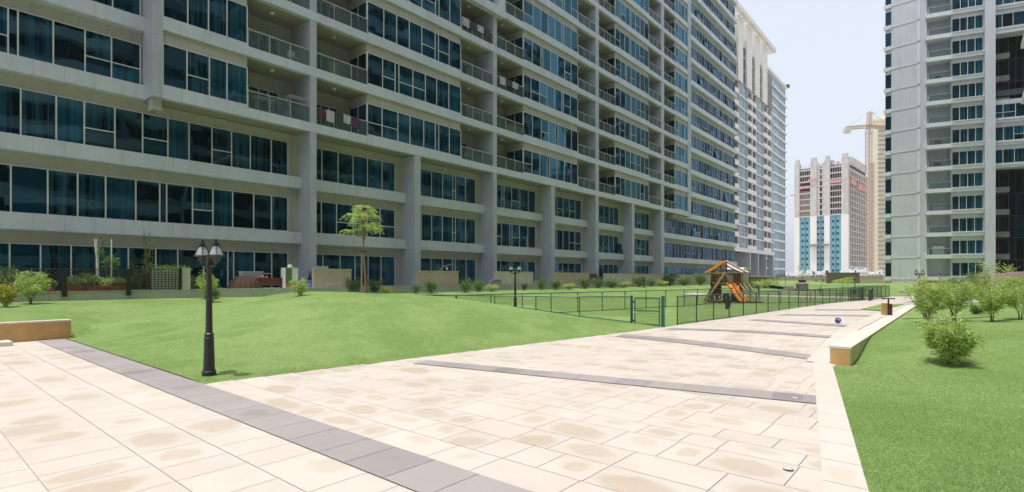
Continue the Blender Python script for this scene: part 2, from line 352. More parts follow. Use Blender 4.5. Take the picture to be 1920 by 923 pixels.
# ---------------------------------------------------------------- terrain
EDGE = [(3.44, 9.5), (16.1, 8.05), (18.7, 7.85), (54.2, 5.35), (120, 1.0)]   # left border of the path as (a, b)
def be(a):
    for i in range(len(EDGE)-1):
        if a <= EDGE[i+1][0] or i == len(EDGE)-2:
            (a0, b0), (a1, b1) = EDGE[i], EDGE[i+1]; return b0+(b1-b0)*(a-a0)/(a1-a0)
KB = 27.8                                                     # kerb wall of the terraces
def zl(a, b):                                                  # lawn on the left of the path
    e = be(max(a, 3.44))
    if a < 3.44: rampz = 0.50+0.28*S((b-19.7)/8); return rampz
    de = b-e; ds = a-3.44
    r1 = (0.50*S((b-16.8)/2.9)*S(ds/1.6) if b < 19.7 else 0.50+0.28*S((b-19.7)/8))
    r2 = 0.70*S((b-19.0)/8.5)
    k = S((a-5)/12); rz = r1*(1-k)+r2*k
    af = 17.1+(13.8-17.1)*(b-7.7)/8.6
    mo = 1.23*S(de/7.2)**0.62*S(ds/7.5)**0.8*S((af+4.0-a)/7.0)*(1-0.9*S((b-19.0)/5.5))
    mo *= 1+0.045*math.sin(a*0.9+b*0.5)*S(de/3)*S(ds/3)
    dc = (b-19.4)*0.605-(a-3.44)*0.796            # crease running back from the end of the ochre wall
    rz -= 0.24*math.exp(-(dc/1.1)**2)*S((b-17.5)/1.5)*S((27-b)/3)*S(ds/0.8)
    mo = max(mo, 0); rz = max(rz, 0)
    return (rz**4+mo**4)**0.25
def zr(x, y):                                                  # lawn on the right
    a, b = toab(x, y)
    bb = (0.57+(a-5.19)*0.196) if a < 12.1 else 1.63
    d = bb-b
    z = 0.27*S((a-13.2)/4)*(1 if a > 12 else 0) if d < 3 else 0.27*S((a-13.2)/4)
    z = 0.32*S((a-12.3)/3.2)
    z += 0.40*S((d-0.8)/9.0)*S((a-3)/12)
    z += 0.035*S(d/0.5)
    return z
def gz(x, y):
    a, b = toab(x, y)
    if b > be(a) and a > 3.44: return zl(a, b)
    if b > 19.5: return zl(a, b)
    if a < 40 and b < ((0.57+(a-5.19)*0.196) if a < 12.1 else 1.63): return zr(x, y)
    return 0.0
def hit(px, py, tmin=4, tmax=90):
    t = tmin
    while t < tmax:
        x, y = at(px, t)
        if H-(py-HY)*t/F <= gz(x, y): return (x, y, gz(x, y))
        t += 0.05
    x, y = at(px, tmax); return (x, y, gz(x, y))
def zp(a, b):                   # the paving climbs to the top of the seat wall on its right side
    return 0.385*max(0.0, min(1.0, (a-12.0)/4.0))*max(0.0, min(1.0, (8.0-b)/5.8))*max(0.0, min(1.0, (50-a)/12.0))
def hitp(px, py):
    t = 4.0
    while t < 70:
        x, y = at(px, t)
        if H-(py-HY)*t/F <= zp(*toab(x, y)): return (x, y)
        t += 0.02
    return at(px, 70)
def zpx(x, y): return zp(*toab(x, y))
# base ground
m = MB(); m.poly([(-2500, -600, -0.6), (2500, -600, -0.6), (2500, 3500, -0.6), (-2500, 3500, -0.6)])
tag(m.build('ground', M['sand']), kind='structure')
# lawns ----------------------------------------------------------
def grid(name, nu, nv, fn, mat):
    mb = MB()
    for i in range(nu+1):
        for j in range(nv+1): mb.v.append(fn(i/nu, j/nv))
    for i in range(nu):
        for j in range(nv):
            k = i*(nv+1)+j; mb.f.append([k, k+nv+1, k+nv+2, k+1])
    return mb
mb = MB()
def addgrid(mb, us, vs, fn):
    o = len(mb.v); nv = len(vs)
    for u in us:
        for v in vs: mb.v.append(fn(u, v))
    for i in range(len(us)-1):
        for j in range(nv-1):
            k = o+i*nv+j; mb.f.append([k, k+nv, k+nv+1, k+1])
us = [3.44+(92.0-3.44)*(i/220)**1.35 for i in range(221)]; vs = [j/60 for j in range(61)]
def f1(a, v):
    e = be(a); b = e+(KB+0.1-e)*v; x, y = ab(a, b); return (x, y, zl(a, b)+0.018*S(v*40))
addgrid(mb, us, vs, f1)
us2 = [-16+19.44*i/40 for i in range(41)]; vs2 = [19.6+(KB+0.1-19.6)*j/16 for j in range(17)]
def f2(a, b): x, y = ab(a, b); return (x, y, zl(a, b)+0.018)
addgrid(mb, us2, vs2, f2)
mb.M = None
# skirt facing the left wall end, where the lawn steps down beside it
o = len(mb.v)
bs = [19.6+8.3*j/20 for j in range(21)]
for b in bs:
    x, y = ab(3.44, b); mb.v.append((x, y, zl(3.44, b)+0.018)); mb.v.append((x, y, zl(3.439, b)+0.018))
for j in range(20): mb.f.append([o+2*j, o+2*j+2, o+2*j+3, o+2*j+1])
lw = mb.build('lawn', M['grass'], smooth=True); tag(lw, kind='structure')
# right lawn
mb = MB()
def f3(a, v):
    bb = (0.57+(a-5.19)*0.196) if a < 12.1 else 1.63
    b = bb-(v**1.6)*26; x, y = ab(a, b); return (x, y, zr(x, y)+0.015)
us = [-2+0.25*i for i in range(152)]+[36.6, 38]
addgrid(mb, us, [j/60 for j in range(61)], f3)
tag(mb.build('lawn', M['grass'], smooth=True), kind='structure')
def turf(region, n, seed):
    rnd = random.Random(seed); mb = MB(); k = 0
    while k < n:
        t = 4.0+14.0*rnd.random()**1.3; u = rnd.uniform(-1.0, 1.0); x = u*t; y = t
        if rnd.random() < ((t-4)/14.0)**1.2: continue
        if not region(x, y): continue
        k += 1; z = gz(x, y)+0.016; an = rnd.uniform(0, 6.283); w_ = rnd.uniform(0.0022, 0.0042); h = rnd.uniform(0.008, 0.022)
        lx, ly = rnd.gauss(0, 0.010), rnd.gauss(0, 0.010); c, s_q = math.cos(an)*w_, math.sin(an)*w_
        i = len(mb.v); mb.v += [(x-c, y-s_q, z-0.004), (x+c, y+s_q, z-0.004), (x+lx, y+ly, z+h)]; mb.f.append([i, i+1, i+2])
    return tag(mb.build('turf_blades', M['blade']), kind='stuff')
def reg_r(x, y):
    a, b = toab(x, y); return b < ((0.57+(a-5.19)*0.196) if a < 12.1 else 1.63)-0.01
def reg_l(x, y):
    a, b = toab(x, y); return a > 3.46 and b > be(a)+0.01 and b < 19
turf(reg_r, 80000, 1); turf(reg_l, 60000, 2)
# lawns beyond the cross path
def sheet(name, pts, z, mat):
    mb = MB(); mb.poly([(p[0], p[1], z) for p in pts]); return tag(mb.build(name, mat), kind='structure')
def lawn_ab(a0, a1, b0, b1, hfun, nu=30, nv=14):
    mb = MB()
    addgrid(mb, [a0+(a1-a0)*i/nu for i in range(nu+1)], [b0+(b1-b0)*j/nv for j in range(nv+1)],
            lambda a, b: (*ab(a, b), hfun(a, b)))
    return tag(mb.build('lawn', M['grass'], smooth=True), kind='structure')
mb = MB()      # cross path at the end of the enclosure
addgrid(mb, [51+0.5*i for i in range(9)], [4.6+0.5*i for i in range(34)], lambda a, b: (*ab(a, b), (zl(a, b) if b > be(a) else 0)+0.034))
tag(mb.build('path', M['paleflat']), kind='structure')
mb = MB()
addgrid(mb, [70+0.5*i for i in range(7)], [2.6+0.5*i for i in range(36)], lambda a, b: (*ab(a, b), (zl(a, b) if b > be(a) else 0)+0.034))
tag(mb.build('path', M['paleflat']), kind='structure')
lawn_ab(92, 150, 8, KB+0.1, lambda a, b: 0.02+0.74*S((b-12)/15.5)+0.25*S((a-78)/20))
# right side beyond the path: a lawn strip, a cross path and a bank up to the tower
def lawn_xy(x0, x1, y0, y1, hfun, nu=40, nv=12):
    mb = MB()
    addgrid(mb, [x0+(x1-x0)*i/nu for i in range(nu+1)], [y0+(y1-y0)*j/nv for j in range(nv+1)], lambda x, y: (x, y, hfun(x, y)))
    return tag(mb.build('lawn', M['grass'], smooth=True), kind='structure')
lawn_xy(34.5, 72, 49.0, 61.0, lambda x, y: 0.02+0.05*S((y-49)/4))
lawn_xy(38, 110, 67.0, 86.0, lambda x, y: 0.03+0.72*S((y-67)/15))
sheet('path', [(18, 45), (130, 45), (130, 87), (52, 87), (30, 66)], -0.012, M['paleflat'])
sheet('path', [ab(50, -14), ab(150, -14), ab(150, 30), ab(50, 30)], -0.02, M['paleflat'])
# small lawn patch set in the path near the litter bin
pp = [hitp(1612, 581.5), hitp(1652, 583.5), hitp(1698, 571.5), hitp(1650, 572)]
mb = MB(); nn = 16
for i in range(nn):
    for j in range(6):
        q = [lerp(lerp(pp[0], pp[3], (i+di)/nn), lerp(pp[1], pp[2], (i+di)/nn), (j+dj)/6) for di, dj in ((0, 0), (0, 1), (1, 1), (1, 0))]
        mb.poly([(*p, zpx(*p)+0.03) for p in q])
tag(mb.build('lawn', M['grass']), kind='structure')
# paving tiles -------------------------------------------------
mb = MB(); U = []; RN = []
def tile(mb, U, RN, q, z=0.0):
    mb.poly([(p[0], p[1], z+zpx(p[0], p[1])) for p in q]); U.append([(0,0),(1,0),(1,1),(0,1)])
    r = (random.random(), random.random()); RN.append([r]*4)
g = 0.0035
a = -15.0; row = 0
while a < 58:
    wd = random.choice((0.4, 0.5, 0.6)) if a > 3.45 else random.choice((0.45, 0.6, 0.75))
    a0, a1 = a, a+wd; am = (a0+a1)/2
    if a0 < 3.44: b1 = 19.45
    else: b1 = be(a1)+0.03
    b0 = -9.0 if am < -2 else ((0.57+(a0-5.19)*0.196)+0.02 if a0 < 12.1 else 1.98)
    if a0 < 3.44 and a1 > 3.44: a1 = 3.44; wd = a1-a0
    if a0 > 34: b0 = 2.0-(a0-34)*3.4
    b = b0-random.random()*0.3
    if am > -2: b = b0
    while b < b1:
        L = random.choice((0.4, 0.5, 0.6, 0.75, 0.9)) if a > 3.45 else random.choice((0.45, 0.6, 0.9))
        c0, c1 = max(b, b0), min(b+L, b1)
        x, y = ab(am, (c0+c1)/2)
        if c1-c0 > 0.05 and y > 1.5 and abs(x) < y*1.15+3 and y < 62:
            tile(mb, U, RN, [ab(a0+g, c0+g), ab(a1-g, c0+g), ab(a1-g, c1-g), ab(a0+g, c1-g)])
        b += L
    a = a1
mb.uv = {'UVMap': U, 'Rnd': RN}
tag(mb.build('paving', M['tile']), kind='structure')
mb = MB()
mb.poly([(*ab(-16, -10), -0.007), (*ab(3.44, -10), -0.007), (*ab(3.44, 19.5), -0.007), (*ab(-16, 19.5), -0.007)])
addgrid(mb, [3.44+0.5*i for i in range(110)], [j/14 for j in range(15)], lambda a, v: (lambda b: (*ab(a, b), zp(a, b)-0.010))((0.2 if a < 12.2 else 1.99)+(be(a)-(0.2 if a < 12.2 else 1.99))*v))
mb.poly([(*ab(34, 2.0), -0.012), (*ab(58, -80), -0.012), (*ab(58, 2.0), -0.012)])
mb.poly([(*ab(-2, -10), -0.008), (*ab(58, -80), -0.008), (*ab(3.44, 0.2), -0.008)])
tag(mb.build('paving_bed', M['joint']), kind='structure')
# grey strips
def strip(p00, p01, p10, p11, n, z=0.012, mat='greytile', name='paving_strip'):
    # p00->p01 far edge, p10->p11 near edge
    mb = MB(); U = []; RN = []; k = 0.0
    cuts = [0.0]
    while cuts[-1] < 1: cuts.append(min(1.0, cuts[-1]+random.uniform(0.85, 1.2)/n))
    L = math.hypot(p01[0]-p00[0], p01[1]-p00[1])
    for i in range(len(cuts)-1):
        k0 = cuts[i]+0.004/L; k1 = cuts[i+1]-0.004/L
        if k1 <= k0: continue
        tile(mb, U, RN, [lerp(p10, p11, k0), lerp(p10, p11, k1), lerp(p00, p01, k1), lerp(p00, p01, k0)], z)
    mb.uv = {'UVMap': U, 'Rnd': RN}; o = mb.build(name, M[mat])
    mb2 = MB(); [mb2.poly([(*p, z-0.004+zpx(*p)) for p in (lerp(p10, p11, cuts[i]), lerp(p10, p11, cuts[i+1]), lerp(p00, p01, cuts[i+1]), lerp(p00, p01, cuts[i]))]) for i in range(len(cuts)-1)]; mb2.build('strip_joints', M['joint'], o)
    return tag(o, kind='structure')
strip(ab(3.42, 19.4), ab(3.42, -3), ab(2.82, 19.4), ab(2.82, -3), 42)
strip(gp(800, 676.5), gp(1530, 743), gp(775, 682.5), gp(1530, 758), 12)
strip(gp(1168, 627.5), hitp(1546, 670), gp(1152, 632), hitp(1537, 678), 14)
strip(hitp(1262, 615.5), hitp(1585, 633), hitp(1245, 618), hitp(1580, 637), 14)
strip(hitp(1420, 599), hitp(1620, 613), hitp(1400, 600.5), hitp(1615, 616), 12)
strip(hitp(1470, 590), hitp(1652, 592), hitp(1455, 591.5), hitp(1648, 594), 12)
strip(hitp(1535, 580.5), hitp(1620, 581), hitp(1525, 582), hitp(1612, 582.5), 8)
# border stones at the right edge of the near paving and along the seat wall
strip(ab(5.19-3, 0.9-0.588), ab(12.2, 2.27), ab(2.19, -0.018), ab(12.2, 1.945), 14, 0.018, 'border', 'border_paving')
strip(ab(12.2, 2.42), ab(33, 2.42), ab(12.2, 2.0), ab(33, 2.0), 44, 0.018, 'border', 'border_paving')
0 and strip(*[ab(3.46, be(3.46)-0.02), ab(16.1, 8.03), ab(3.46, be(3.46)-0.22), ab(16.1, 7.83)], 14, 0.018, 'border', 'border_paving')

# ---------------------------------------------------------------- low walls
def wall_ab(name, a0, a1, b0, b1, z0, z1, mat, label, cat, cap=0.0, capmat=None, group=None, ends=None):
    cx, cy = ab(a0, b0); root = empty(name, (cx, cy, z0), math.atan2(DY, DX), label, cat, group)
    mb = MB(); mb.box(0, a1-a0, 0, b1-b0, 0, z1-z0-cap); bevel(mb.build('wall', M[mat], root), 0.006)
    if cap:
        mb = MB(); L = a1-a0; k = 0.0
        while k < L-0.01:
            q = min(L+0.015, k+1.2); mb.box(k-0.015 if k == 0 else k+0.003, q, -0.015, b1-b0+0.015, z1-z0-cap, z1-z0); k = q if q < L else L
        bevel(mb.build('coping', M[capmat], root), 0.005)
    return root
W = wall_ab('retaining_wall', -15, 3.56, 19.42, 19.66, -0.02, 0.545, 'orange_wall', 'low ochre painted retaining wall with cream coping at the left edge', 'wall', 0.05, 'cream')
for i, k in enumerate((16.4, 12.9)):
    mb = MB(); mb.box(k, k+0.05, -0.012, 0.0, 0.42, 0.49); mb.build('outlet', M['black'], W)
# step block
st = empty('stone_step', (*gp(-22, 650), 0), math.atan2(DY, DX), 'low cream stone step at the far left edge of the paving', 'step')
mb = MB(); mb.box(-1.2, 0.42, -0.3, 0.3, 0, 0.11); bevel(mb.build('tread', M['cream'], st), 0.01)
SW = wall_ab('seat_wall', 12.2, 33.5, 1.63, 1.985, -0.05, 0.39, 'cream', 'long low cream stone seat wall with an ochre end, beside the right lawn', 'wall', 0.05, 'cream')
mb = MB(); mb.box(-0.012, -0.001, 0.006, 0.349, 0.05, 0.388); bevel(mb.build('end_panel', M['orange_wall'], SW), 0.004)
# ---------------------------------------------------------------- paving lights and drain
def ring(px, py, r, label):
    x, y = hitp(px, py); o = empty('ground_light', (x, y, zpx(x, y)+0.014), 0, label, 'ground light', 'round lights set in the paving')
    mb = MB(); mb.lathe([(r, 0), (r, 0.006), (r*0.72, 0.006), (r*0.72, 0.001)], n=20); mb.build('trim_ring', M['steel'], o)
    mb = MB(); mb.lathe([(r*0.7, 0), (r*0.7, 0.004)], n=20); mb.build('lens', M['cream'], o)
ring(1478, 883, 0.045, 'round steel light set in the cream paving near the bottom right')
ring(1491, 749, 0.045, 'round steel light set in the nearest grey strip across the path')
x, y = hitp(1571, 607)
ball = empty('ball', (x, y, zpx(x, y)+0.01), 0.4, 'small blue and white ball lying on the path', 'ball')
mb = MB()
mb.lathe([(0.11*math.sin(math.pi*k/10)+0.0003, 0.11-0.11*math.cos(math.pi*k/10)) for k in range(11)], n=16); mb.build('shell', M['ballblue'], ball, True)
mb = MB()
for k in range(5):
    an = k*1.256+0.3; c = Vector((0.105*math.cos(an), 0.105*math.sin(an), 0.145)); d = (c-Vector((0,0,0.11))).normalized()
    u = d.cross(Vector((0,0,1))).normalized(); v = u.cross(d)
    mb.poly([tuple(Vector((0,0,0.11))+d*0.112+u*0.035*math.cos(q*1.2566)+v*0.035*math.sin(q*1.2566)) for q in range(5)])
mb.build('patch', M['whitecloth'], ball)
# ================================================================= MAIN BUILDING
D0 = 31.0; ROT = math.atan2(DY, DX); HT = 3.5
def proj(P):
    return (CX+F*P[0]/P[1], HY-F*(P[2]-H)/P[1]) if P[1] > 0.5 else (-9999, -9999)
def sx(px, D):               # coordinate along a facade plane at distance D for image column px
    u = (px-CX)/F; t = D/(NY+NX*u); return t*(DX*u+DY)
class Facade:
    """collects parts of one building in its local frame: x along the facade, y inwards, z up"""
    def __init__(s, name, D, label, cat='building', rot=ROT, org=None):
        s.D = D
        s.root = empty(name, (NX*D, NY*D, 0) if org is None else org, rot, label, cat)
        s.mat = Matrix.Translation(s.root.location) @ Matrix.Rotation(rot, 4, 'Z')
        s.parts = {}
    def add(s, name, pos, area, fn): s.parts.setdefault(name, []).append((pos, area, fn))
    def flush(s, cap=96):
        for name, L in s.parts.items():
            sc = []
            for pos, area, fn in L:
                P = s.mat @ Vector(pos); px, py = proj(P)
                vis = -60 < px < 1980 and -60 < py < 983
                sc.append(((area/(P.y*P.y) if vis else -1), fn))
            sc.sort(key=lambda q: -q[0])
            for k, (v, fn) in enumerate(sc):
                if v > 0 and k < cap: fn(s.root, None)
            rest = [fn for k, (v, fn) in enumerate(sc) if not (v > 0 and k < cap)]
            if rest:
                acc = {}
                for fn in rest: fn(s.root, acc)
                for (pn, mn), mb in acc.items():
                    o = mb.build(pn, M[mn], s.root)
                    if len(rest) > 1: o['kind'] = 'stuff'
def acc_get(acc, name, mat):
    if (name, mat) not in acc: acc[(name, mat)] = MB()
    return acc[(name, mat)]
random.seed(11)
def window(F_, x0, x1, y, z0, z1, pane=1.13, glass='glass', transom=0.3, mull=0.055, side=None, name='window', proud=0.03, fm='frame'):
    n = max(1, round((x1-x0)/pane)); ws_ = [random.uniform(0.88, 1.12) for _ in range(n)]
    if n > 6 and mull < 0.07: ws_[random.randrange(2, n-2)] = 0.28
    tot_ = sum(ws_); xs_ = [x0]
    for q_ in ws_: xs_.append(xs_[-1]+q_*(x1-x0)/tot_)
    tr = [random.random() < transom for _ in range(n)]
    tilt = [(random.uniform(-1, 1)*0.006, random.uniform(-1, 1)*0.005) for _ in range(n+2)]
    def fn(root, acc):
        g = MB() if acc is None else acc_get(acc, name, glass)
        f = MB() if acc is None else acc_get(acc, 'window_frame', fm)
        for i in range(n):
            a, b = xs_[i], xs_[i+1]; t1, t2 = tilt[i]
            if tr[i]:
                zm = z0+(z1-z0)*0.40
                g.poly([(a, y+t1, z0), (b, y-t1, z0), (b, y-t1+t2, zm), (a, y+t1+t2, zm)])
                g.poly([(a, y-t2, zm), (b, y+t2, zm), (b, y+t2-t1, z1), (a, y-t2-t1, z1)])
                f.box(a, b, y-proud*0.8, y, zm-mull*0.45, zm+mull*0.45)
            else:
                g.poly([(a, y+t1, z0), (b, y-t1, z0), (b, y-t1+t2, z1), (a, y+t1+t2, z1)])
            f.box(a-mull/2, a+mull/2, y-proud, y+0.02, z0, z1)
        f.box(x1-mull/2, x1+mull/2, y-proud, y+0.02, z0, z1)
        f.box(x0-mull/2, x1+mull/2, y-proud-0.004, y+0.02, z0-mull*0.9, z0)
        f.box(x0-mull/2, x1+mull/2, y-proud-0.004, y+0.02, z1, z1+mull*0.7)
        if side is not None:      # glazed return at the left end of the block, from y to side
            g.poly([(x0-0.03, side, z0), (x0-0.03, y+0.02, z0), (x0-0.03, y+0.02, z1), (x0-0.03, side, z1)])
            for q in (side, (side+y)*0.5, y+0.03): f.box(x0-0.065, x0-0.02, q-mull/2, q+mull/2, z0, z1)
            f.box(x0-0.066, x0-0.02, y, side, z1, z1+mull*0.7)
        if acc is None:
            o = g.build(name, M[glass], root); f.build('frame', M[fm], o)
    F_.add(name, ((x0+x1)/2, y, (z0+z1)/2), (x1-x0)*(z1-z0), fn)
B = Facade('apartment_block', D0, 'huge grey apartment block filling the left of the view, with teal glass and balconies')
s_ = lambda px, q=0.0: sx(px, D0+q)
YW = 1.5; YB = 2.0; NK = 16
ztop = lambda k: 3.25+HT*k
XL = -8.0; XA = s_(285); XE = s_(1296); XR = s_(1378, YW)
ZR = 3.25+HT*(NK-1)+1.0
root = B.root
# core
mb = MB(); mb.box(XL, XR, 2.4, 17, 0, ZR); mb.build('core', M['beige'], root)
zones = [('win', 306, 466), ('bal', 466, 582), ('col', 582, 594), ('bal', 594, 690), ('win', 690, 866), ('bal', 866, 925), ('col', 925, 932),
         ('bal', 932, 983), ('win', 983, 1085), ('bal', 1085, 1117), ('col', 1117, 1123), ('bal', 1123, 1155), ('win', 1155, 1218), ('bal', 1218, 1240),
         ('col', 1240, 1245.5), ('bal', 1245.5, 1267), ('win', 1267, 1290)]
# columns
def col(x0, x1, y0, y1, z0, z1, name='column', mat='column'):
    def fn(rt, acc):
        mb = MB() if acc is None else acc_get(acc, name, mat)
        mb.box(x0, x1, y0, y1, z0, z1)
        if acc is None: mb.build(name, M[mat], rt)
    B.add(name, ((x0+x1)/2, y0, min(z1, 14)*0.6), 30, fn)
for p0, p1 in ((582, 594), (778, 789), (925, 932), (1034, 1041), (1117, 1123), (1185, 1190), (1240, 1245.5)):
    full = p0 in (582, 925, 1117, 1240)
    col(s_(p0), s_(p1), 0.012, YB+0.38, 0, ZR if full else 10.84)
col(XA, s_(306), -0.01, YB+0.38, 10.86, ZR+1.2); col(s_(1290), XE, -0.01, YB+0.38, 10.86, ZR+1.2)
# walls between columns, behind the lower windows and at both flanks
mb = MB()
mb.box(XL, XR, YW+0.06, 2.41, 0, 10.84)
mb.box(XL, XA-0.01, YW+0.06, 2.41, 10.84, ZR); mb.box(XE+0.01, XR, YW+0.06, 2.41, 10.84, ZR)
mb.build('lower_wall', M['beige'], root)
def band(name, x0, x1, y0, y1, z0, z1, mat='fascia'):
    def fn(rt, acc):
        mb = MB() if acc is None else acc_get(acc, name, mat)
        mb.box(x0, x1, y0, y1, z0, z1)
        mb.box(x0, x1, y0+0.03, y1, z0-0.035, z0)          # shadow-gap drip under the band
        if acc is None: mb.build(name, M[mat], rt)
    B.add(name, ((x0+x1)/2, y0, z0), (x1-x0)*(z1-z0), fn)
low = [(XL, s_(582)), (s_(594), s_(778)), (s_(789), s_(925)), (s_(932), s_(1034)), (s_(1041), s_(1117)), (s_(1123), s_(1185)), (s_(1190), s_(1240)), (s_(1245.5), XR)]
for k in range(0, NK):
    zt = ztop(k); zb = zt-2.07
    segs = low if k < 3 else [(XL, XA), (XE, XR)]
    for (x0, x1) in segs:
        if k == 0: window(B, x0+0.05, x1-(0.7 if x1 < XR-1 else 0.1), YW, 1.12, zt, transom=0.05)
        else: window(B, x0+0.05, x1-(0.7 if (x1 < XR-1 and k < 3) else 0.1), YW, zb, zt, glass='glass' if x0 < s_(1240)-1 else 'glass_side')
        if k > 0: band('spandrel_band', x0+0.002, x1-0.002, YW-0.42, YW+0.1, zb-0.78, zb-0.07)
    if k < 3: continue
    zs1 = 11.40+HT*(k-3); zs0 = zs1-0.55
    # floor slab over the whole projecting zone
    def slabfn(zs0=zs0, zs1=zs1):
        def fn(rt, acc):
            mb = MB() if acc is None else acc_get(acc, 'floor_band', 'fascia')
            mb.box(s_(306)+0.002, s_(1290)-0.002, 0, 0.35, zs0, zs1)
            if acc is None: mb.build('floor_band', M['fascia'], rt)
        return fn
    B.add('floor_band', (s_(900), 0, zs0), 60, slabfn())
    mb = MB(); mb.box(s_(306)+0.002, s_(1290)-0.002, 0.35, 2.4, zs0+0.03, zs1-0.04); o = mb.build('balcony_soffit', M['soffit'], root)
    for (ty, p0, p1) in zones:
        x0, x1 = s_(p0), s_(p1)
        if ty == 'win':
            zb2 = 11.58+HT*(k-3); zt2 = zb2+2.07
            nxt = zs0+HT
            def wfn(x0=x0, x1=x1, zb2=zb2, zt2=zt2, nxt=nxt, zs1=zs1):
                def fn(rt, acc):
                    mb = MB() if acc is None else acc_get(acc, 'window_bay', 'beige')
                    mb.box(x0+0.01, x1-0.01, 0.16, 2.39, zs1, nxt)
                    if acc is None: mb.build('window_bay', M['beige'], rt)
                    mb = MB() if acc is None else acc_get(acc, 'sill_band', 'fascia')
                    mb.box(x0+0.002, x1-0.002, 0.004, 0.2, zs1, zb2-0.05)
                    if acc is None: mb.build('sill_band', M['fascia'], rt)
                return fn
            B.add('window_bay', ((x0+x1)/2, 0, zb2), 9, wfn())
            window(B, x0+0.03, x1-0.03, 0.12, zb2, zt2, side=2.2 if p0 in (690, 983, 1155, 1267) else None, transom=0.28)
        elif ty == 'bal':
            ceil = zs0+HT
            def bfn(x0=x0, x1=x1, zs1=zs1, ceil=ceil, p0=p0):
                def fn(rt, acc):
                    L = x1-x0; d0 = x0+0.35*(1 if L > 3 else 0.3); d1 = x1-0.9*(1 if L > 3 else 0.2)
                    g = MB() if acc is None else acc_get(acc, 'balcony_door', 'glass')
                    f = MB() if acc is None else acc_get(acc, 'door_frame', 'frame')
                    n = 4; wv = (d1-d0)/n
                    for i in range(n):
                        g.poly([(d0+i*wv, 2.37, zs1), (d0+(i+1)*wv, 2.37, zs1), (d0+(i+1)*wv, 2.37, zs1+2.05), (d0+i*wv, 2.37, zs1+2.05)])
                        f.box(d0+i*wv-0.04, d0+i*wv+0.04, 2.31, 2.38, zs1, zs1+2.05)
                    f.box(d1-0.04, d1+0.04, 2.31, 2.38, zs1, zs1+2.05); f.box(d0, d1, 2.305, 2.38, zs1+2.05, zs1+2.12)
                    if acc is None:
                        o = g.build('balcony_door', M['glass'], rt); f.build('door_frame', M['frame'], o)
                return fn
            B.add('balcony_door', ((x0+x1)/2, 0, zs1+1), (x1-x0), bfn())
            def rfn(x0=x0, x1=x1, zs1=zs1):
                def fn(rt, acc):
                    g = MB() if acc is None else acc_get(acc, 'balcony_railing', 'railglass')
                    f = MB() if acc is None else acc_get(acc, 'handrail', 'steel')
                    n = max(2, round((x1-x0)/1.25)); wv = (x1-x0)/n
                    for i in range(n): g.box(x0+i*wv+0.02, x0+(i+1)*wv-0.02, 0.07, 0.085, zs1+0.02, zs1+0.98)
                    f.box(x0, x1, 0.05, 0.105, zs1+0.98, zs1+1.03)
                    for i in range(n+1): f.box(x0+i*wv-0.018, x0+i*wv+0.018, 0.055, 0.10, zs1, zs1+0.98)
                    if acc is None:
                        o = g.build('balcony_railing', M['railglass'], rt); f.build('handrail', M['steel'], o)
                return fn
            B.add('balcony_railing', ((x0+x1)/2, 0, zs1+0.5), (x1-x0), rfn())
            def lfn(x0=x0, x1=x1, ceil=ceil):
                def fn(rt, acc):
                    mb = MB() if acc is None else acc_get(acc, 'ceiling_light', 'white')
                    mb.lathe([(0.02, 0), (0.13, -0.0), (0.13, 0.05), (0.13, 0.12)], c=((x0+x1)/2, 1.1, ceil-0.07), n=10)
                    if acc is None: mb.build('ceiling_light', M['white'], rt)
                return fn
            B.add('ceiling_light', ((x0+x1)/2, 1, ceil), 0.3*(x1-x0), lfn())
# roof parapets
mb = MB(); mb.box(XL, XR, YW-0.3, 17.2, ZR, ZR+0.5); mb.box(s_(306), s_(1290), -0.05, 2.0, ZR-0.3, ZR+1.0); mb.build('parapet', M['fascia'], root)
# big frame standing proud of the upper balconies
mb = MB(); xf = s_(940); zf = 24.45
mb.box(s_(785), xf, -0.45, 0.05, zf, zf+0.75); mb.box(xf-0.75, xf, -0.45, 0.05, zf+0.75, zf+24)
mb.box(s_(785), xf-1.3, -0.30, -0.004, zf+1.3, zf+1.55)
mb.build('projecting_frame', M['fascia'], root)
# downstand block below the first column of the projecting part
for bb_ in ((s_(289), s_(289)+0.42, 0.3, 0.9, 10.25, 10.86), (s_(1268), s_(1290), 0.5, 1.3, 10.3, 10.86)): mb = MB(); mb.box(*bb_); mb.build('bracket', M['beige'], root)
B.flush()
# opened awning panes
def awning(F_, px, q, z0, wd, ht):
    x = sx(px, D0+q); mb = MB()
    mb.hexa([(x, q-0.42, z0), (x+wd, q-0.42, z0), (x+wd, q-0.38, z0), (x, q-0.38, z0)], [(x, q-0.05, z0+ht), (x+wd, q-0.05, z0+ht), (x+wd, q-0.01, z0+ht), (x, q-0.01, z0+ht)])
    mb.build('open_pane', M['glass'], F_.root)
awning(B, 1156, 1.5, 4.72, 1.0, 1.2); awning(B, 1298, 1.5, 8.3, 1.0, 1.3); awning(B, 1344, 1.5, 8.3, 1.0, 1.2)
for px, k in ((1303, 12), (1318, 11), (1335, 10), (1350, 11), (1310, 9), (1362, 9), (1340, 6), (1358, 4)): awning(B, px, 1.5, ztop(k)-1.9, 1.1, 1.3)

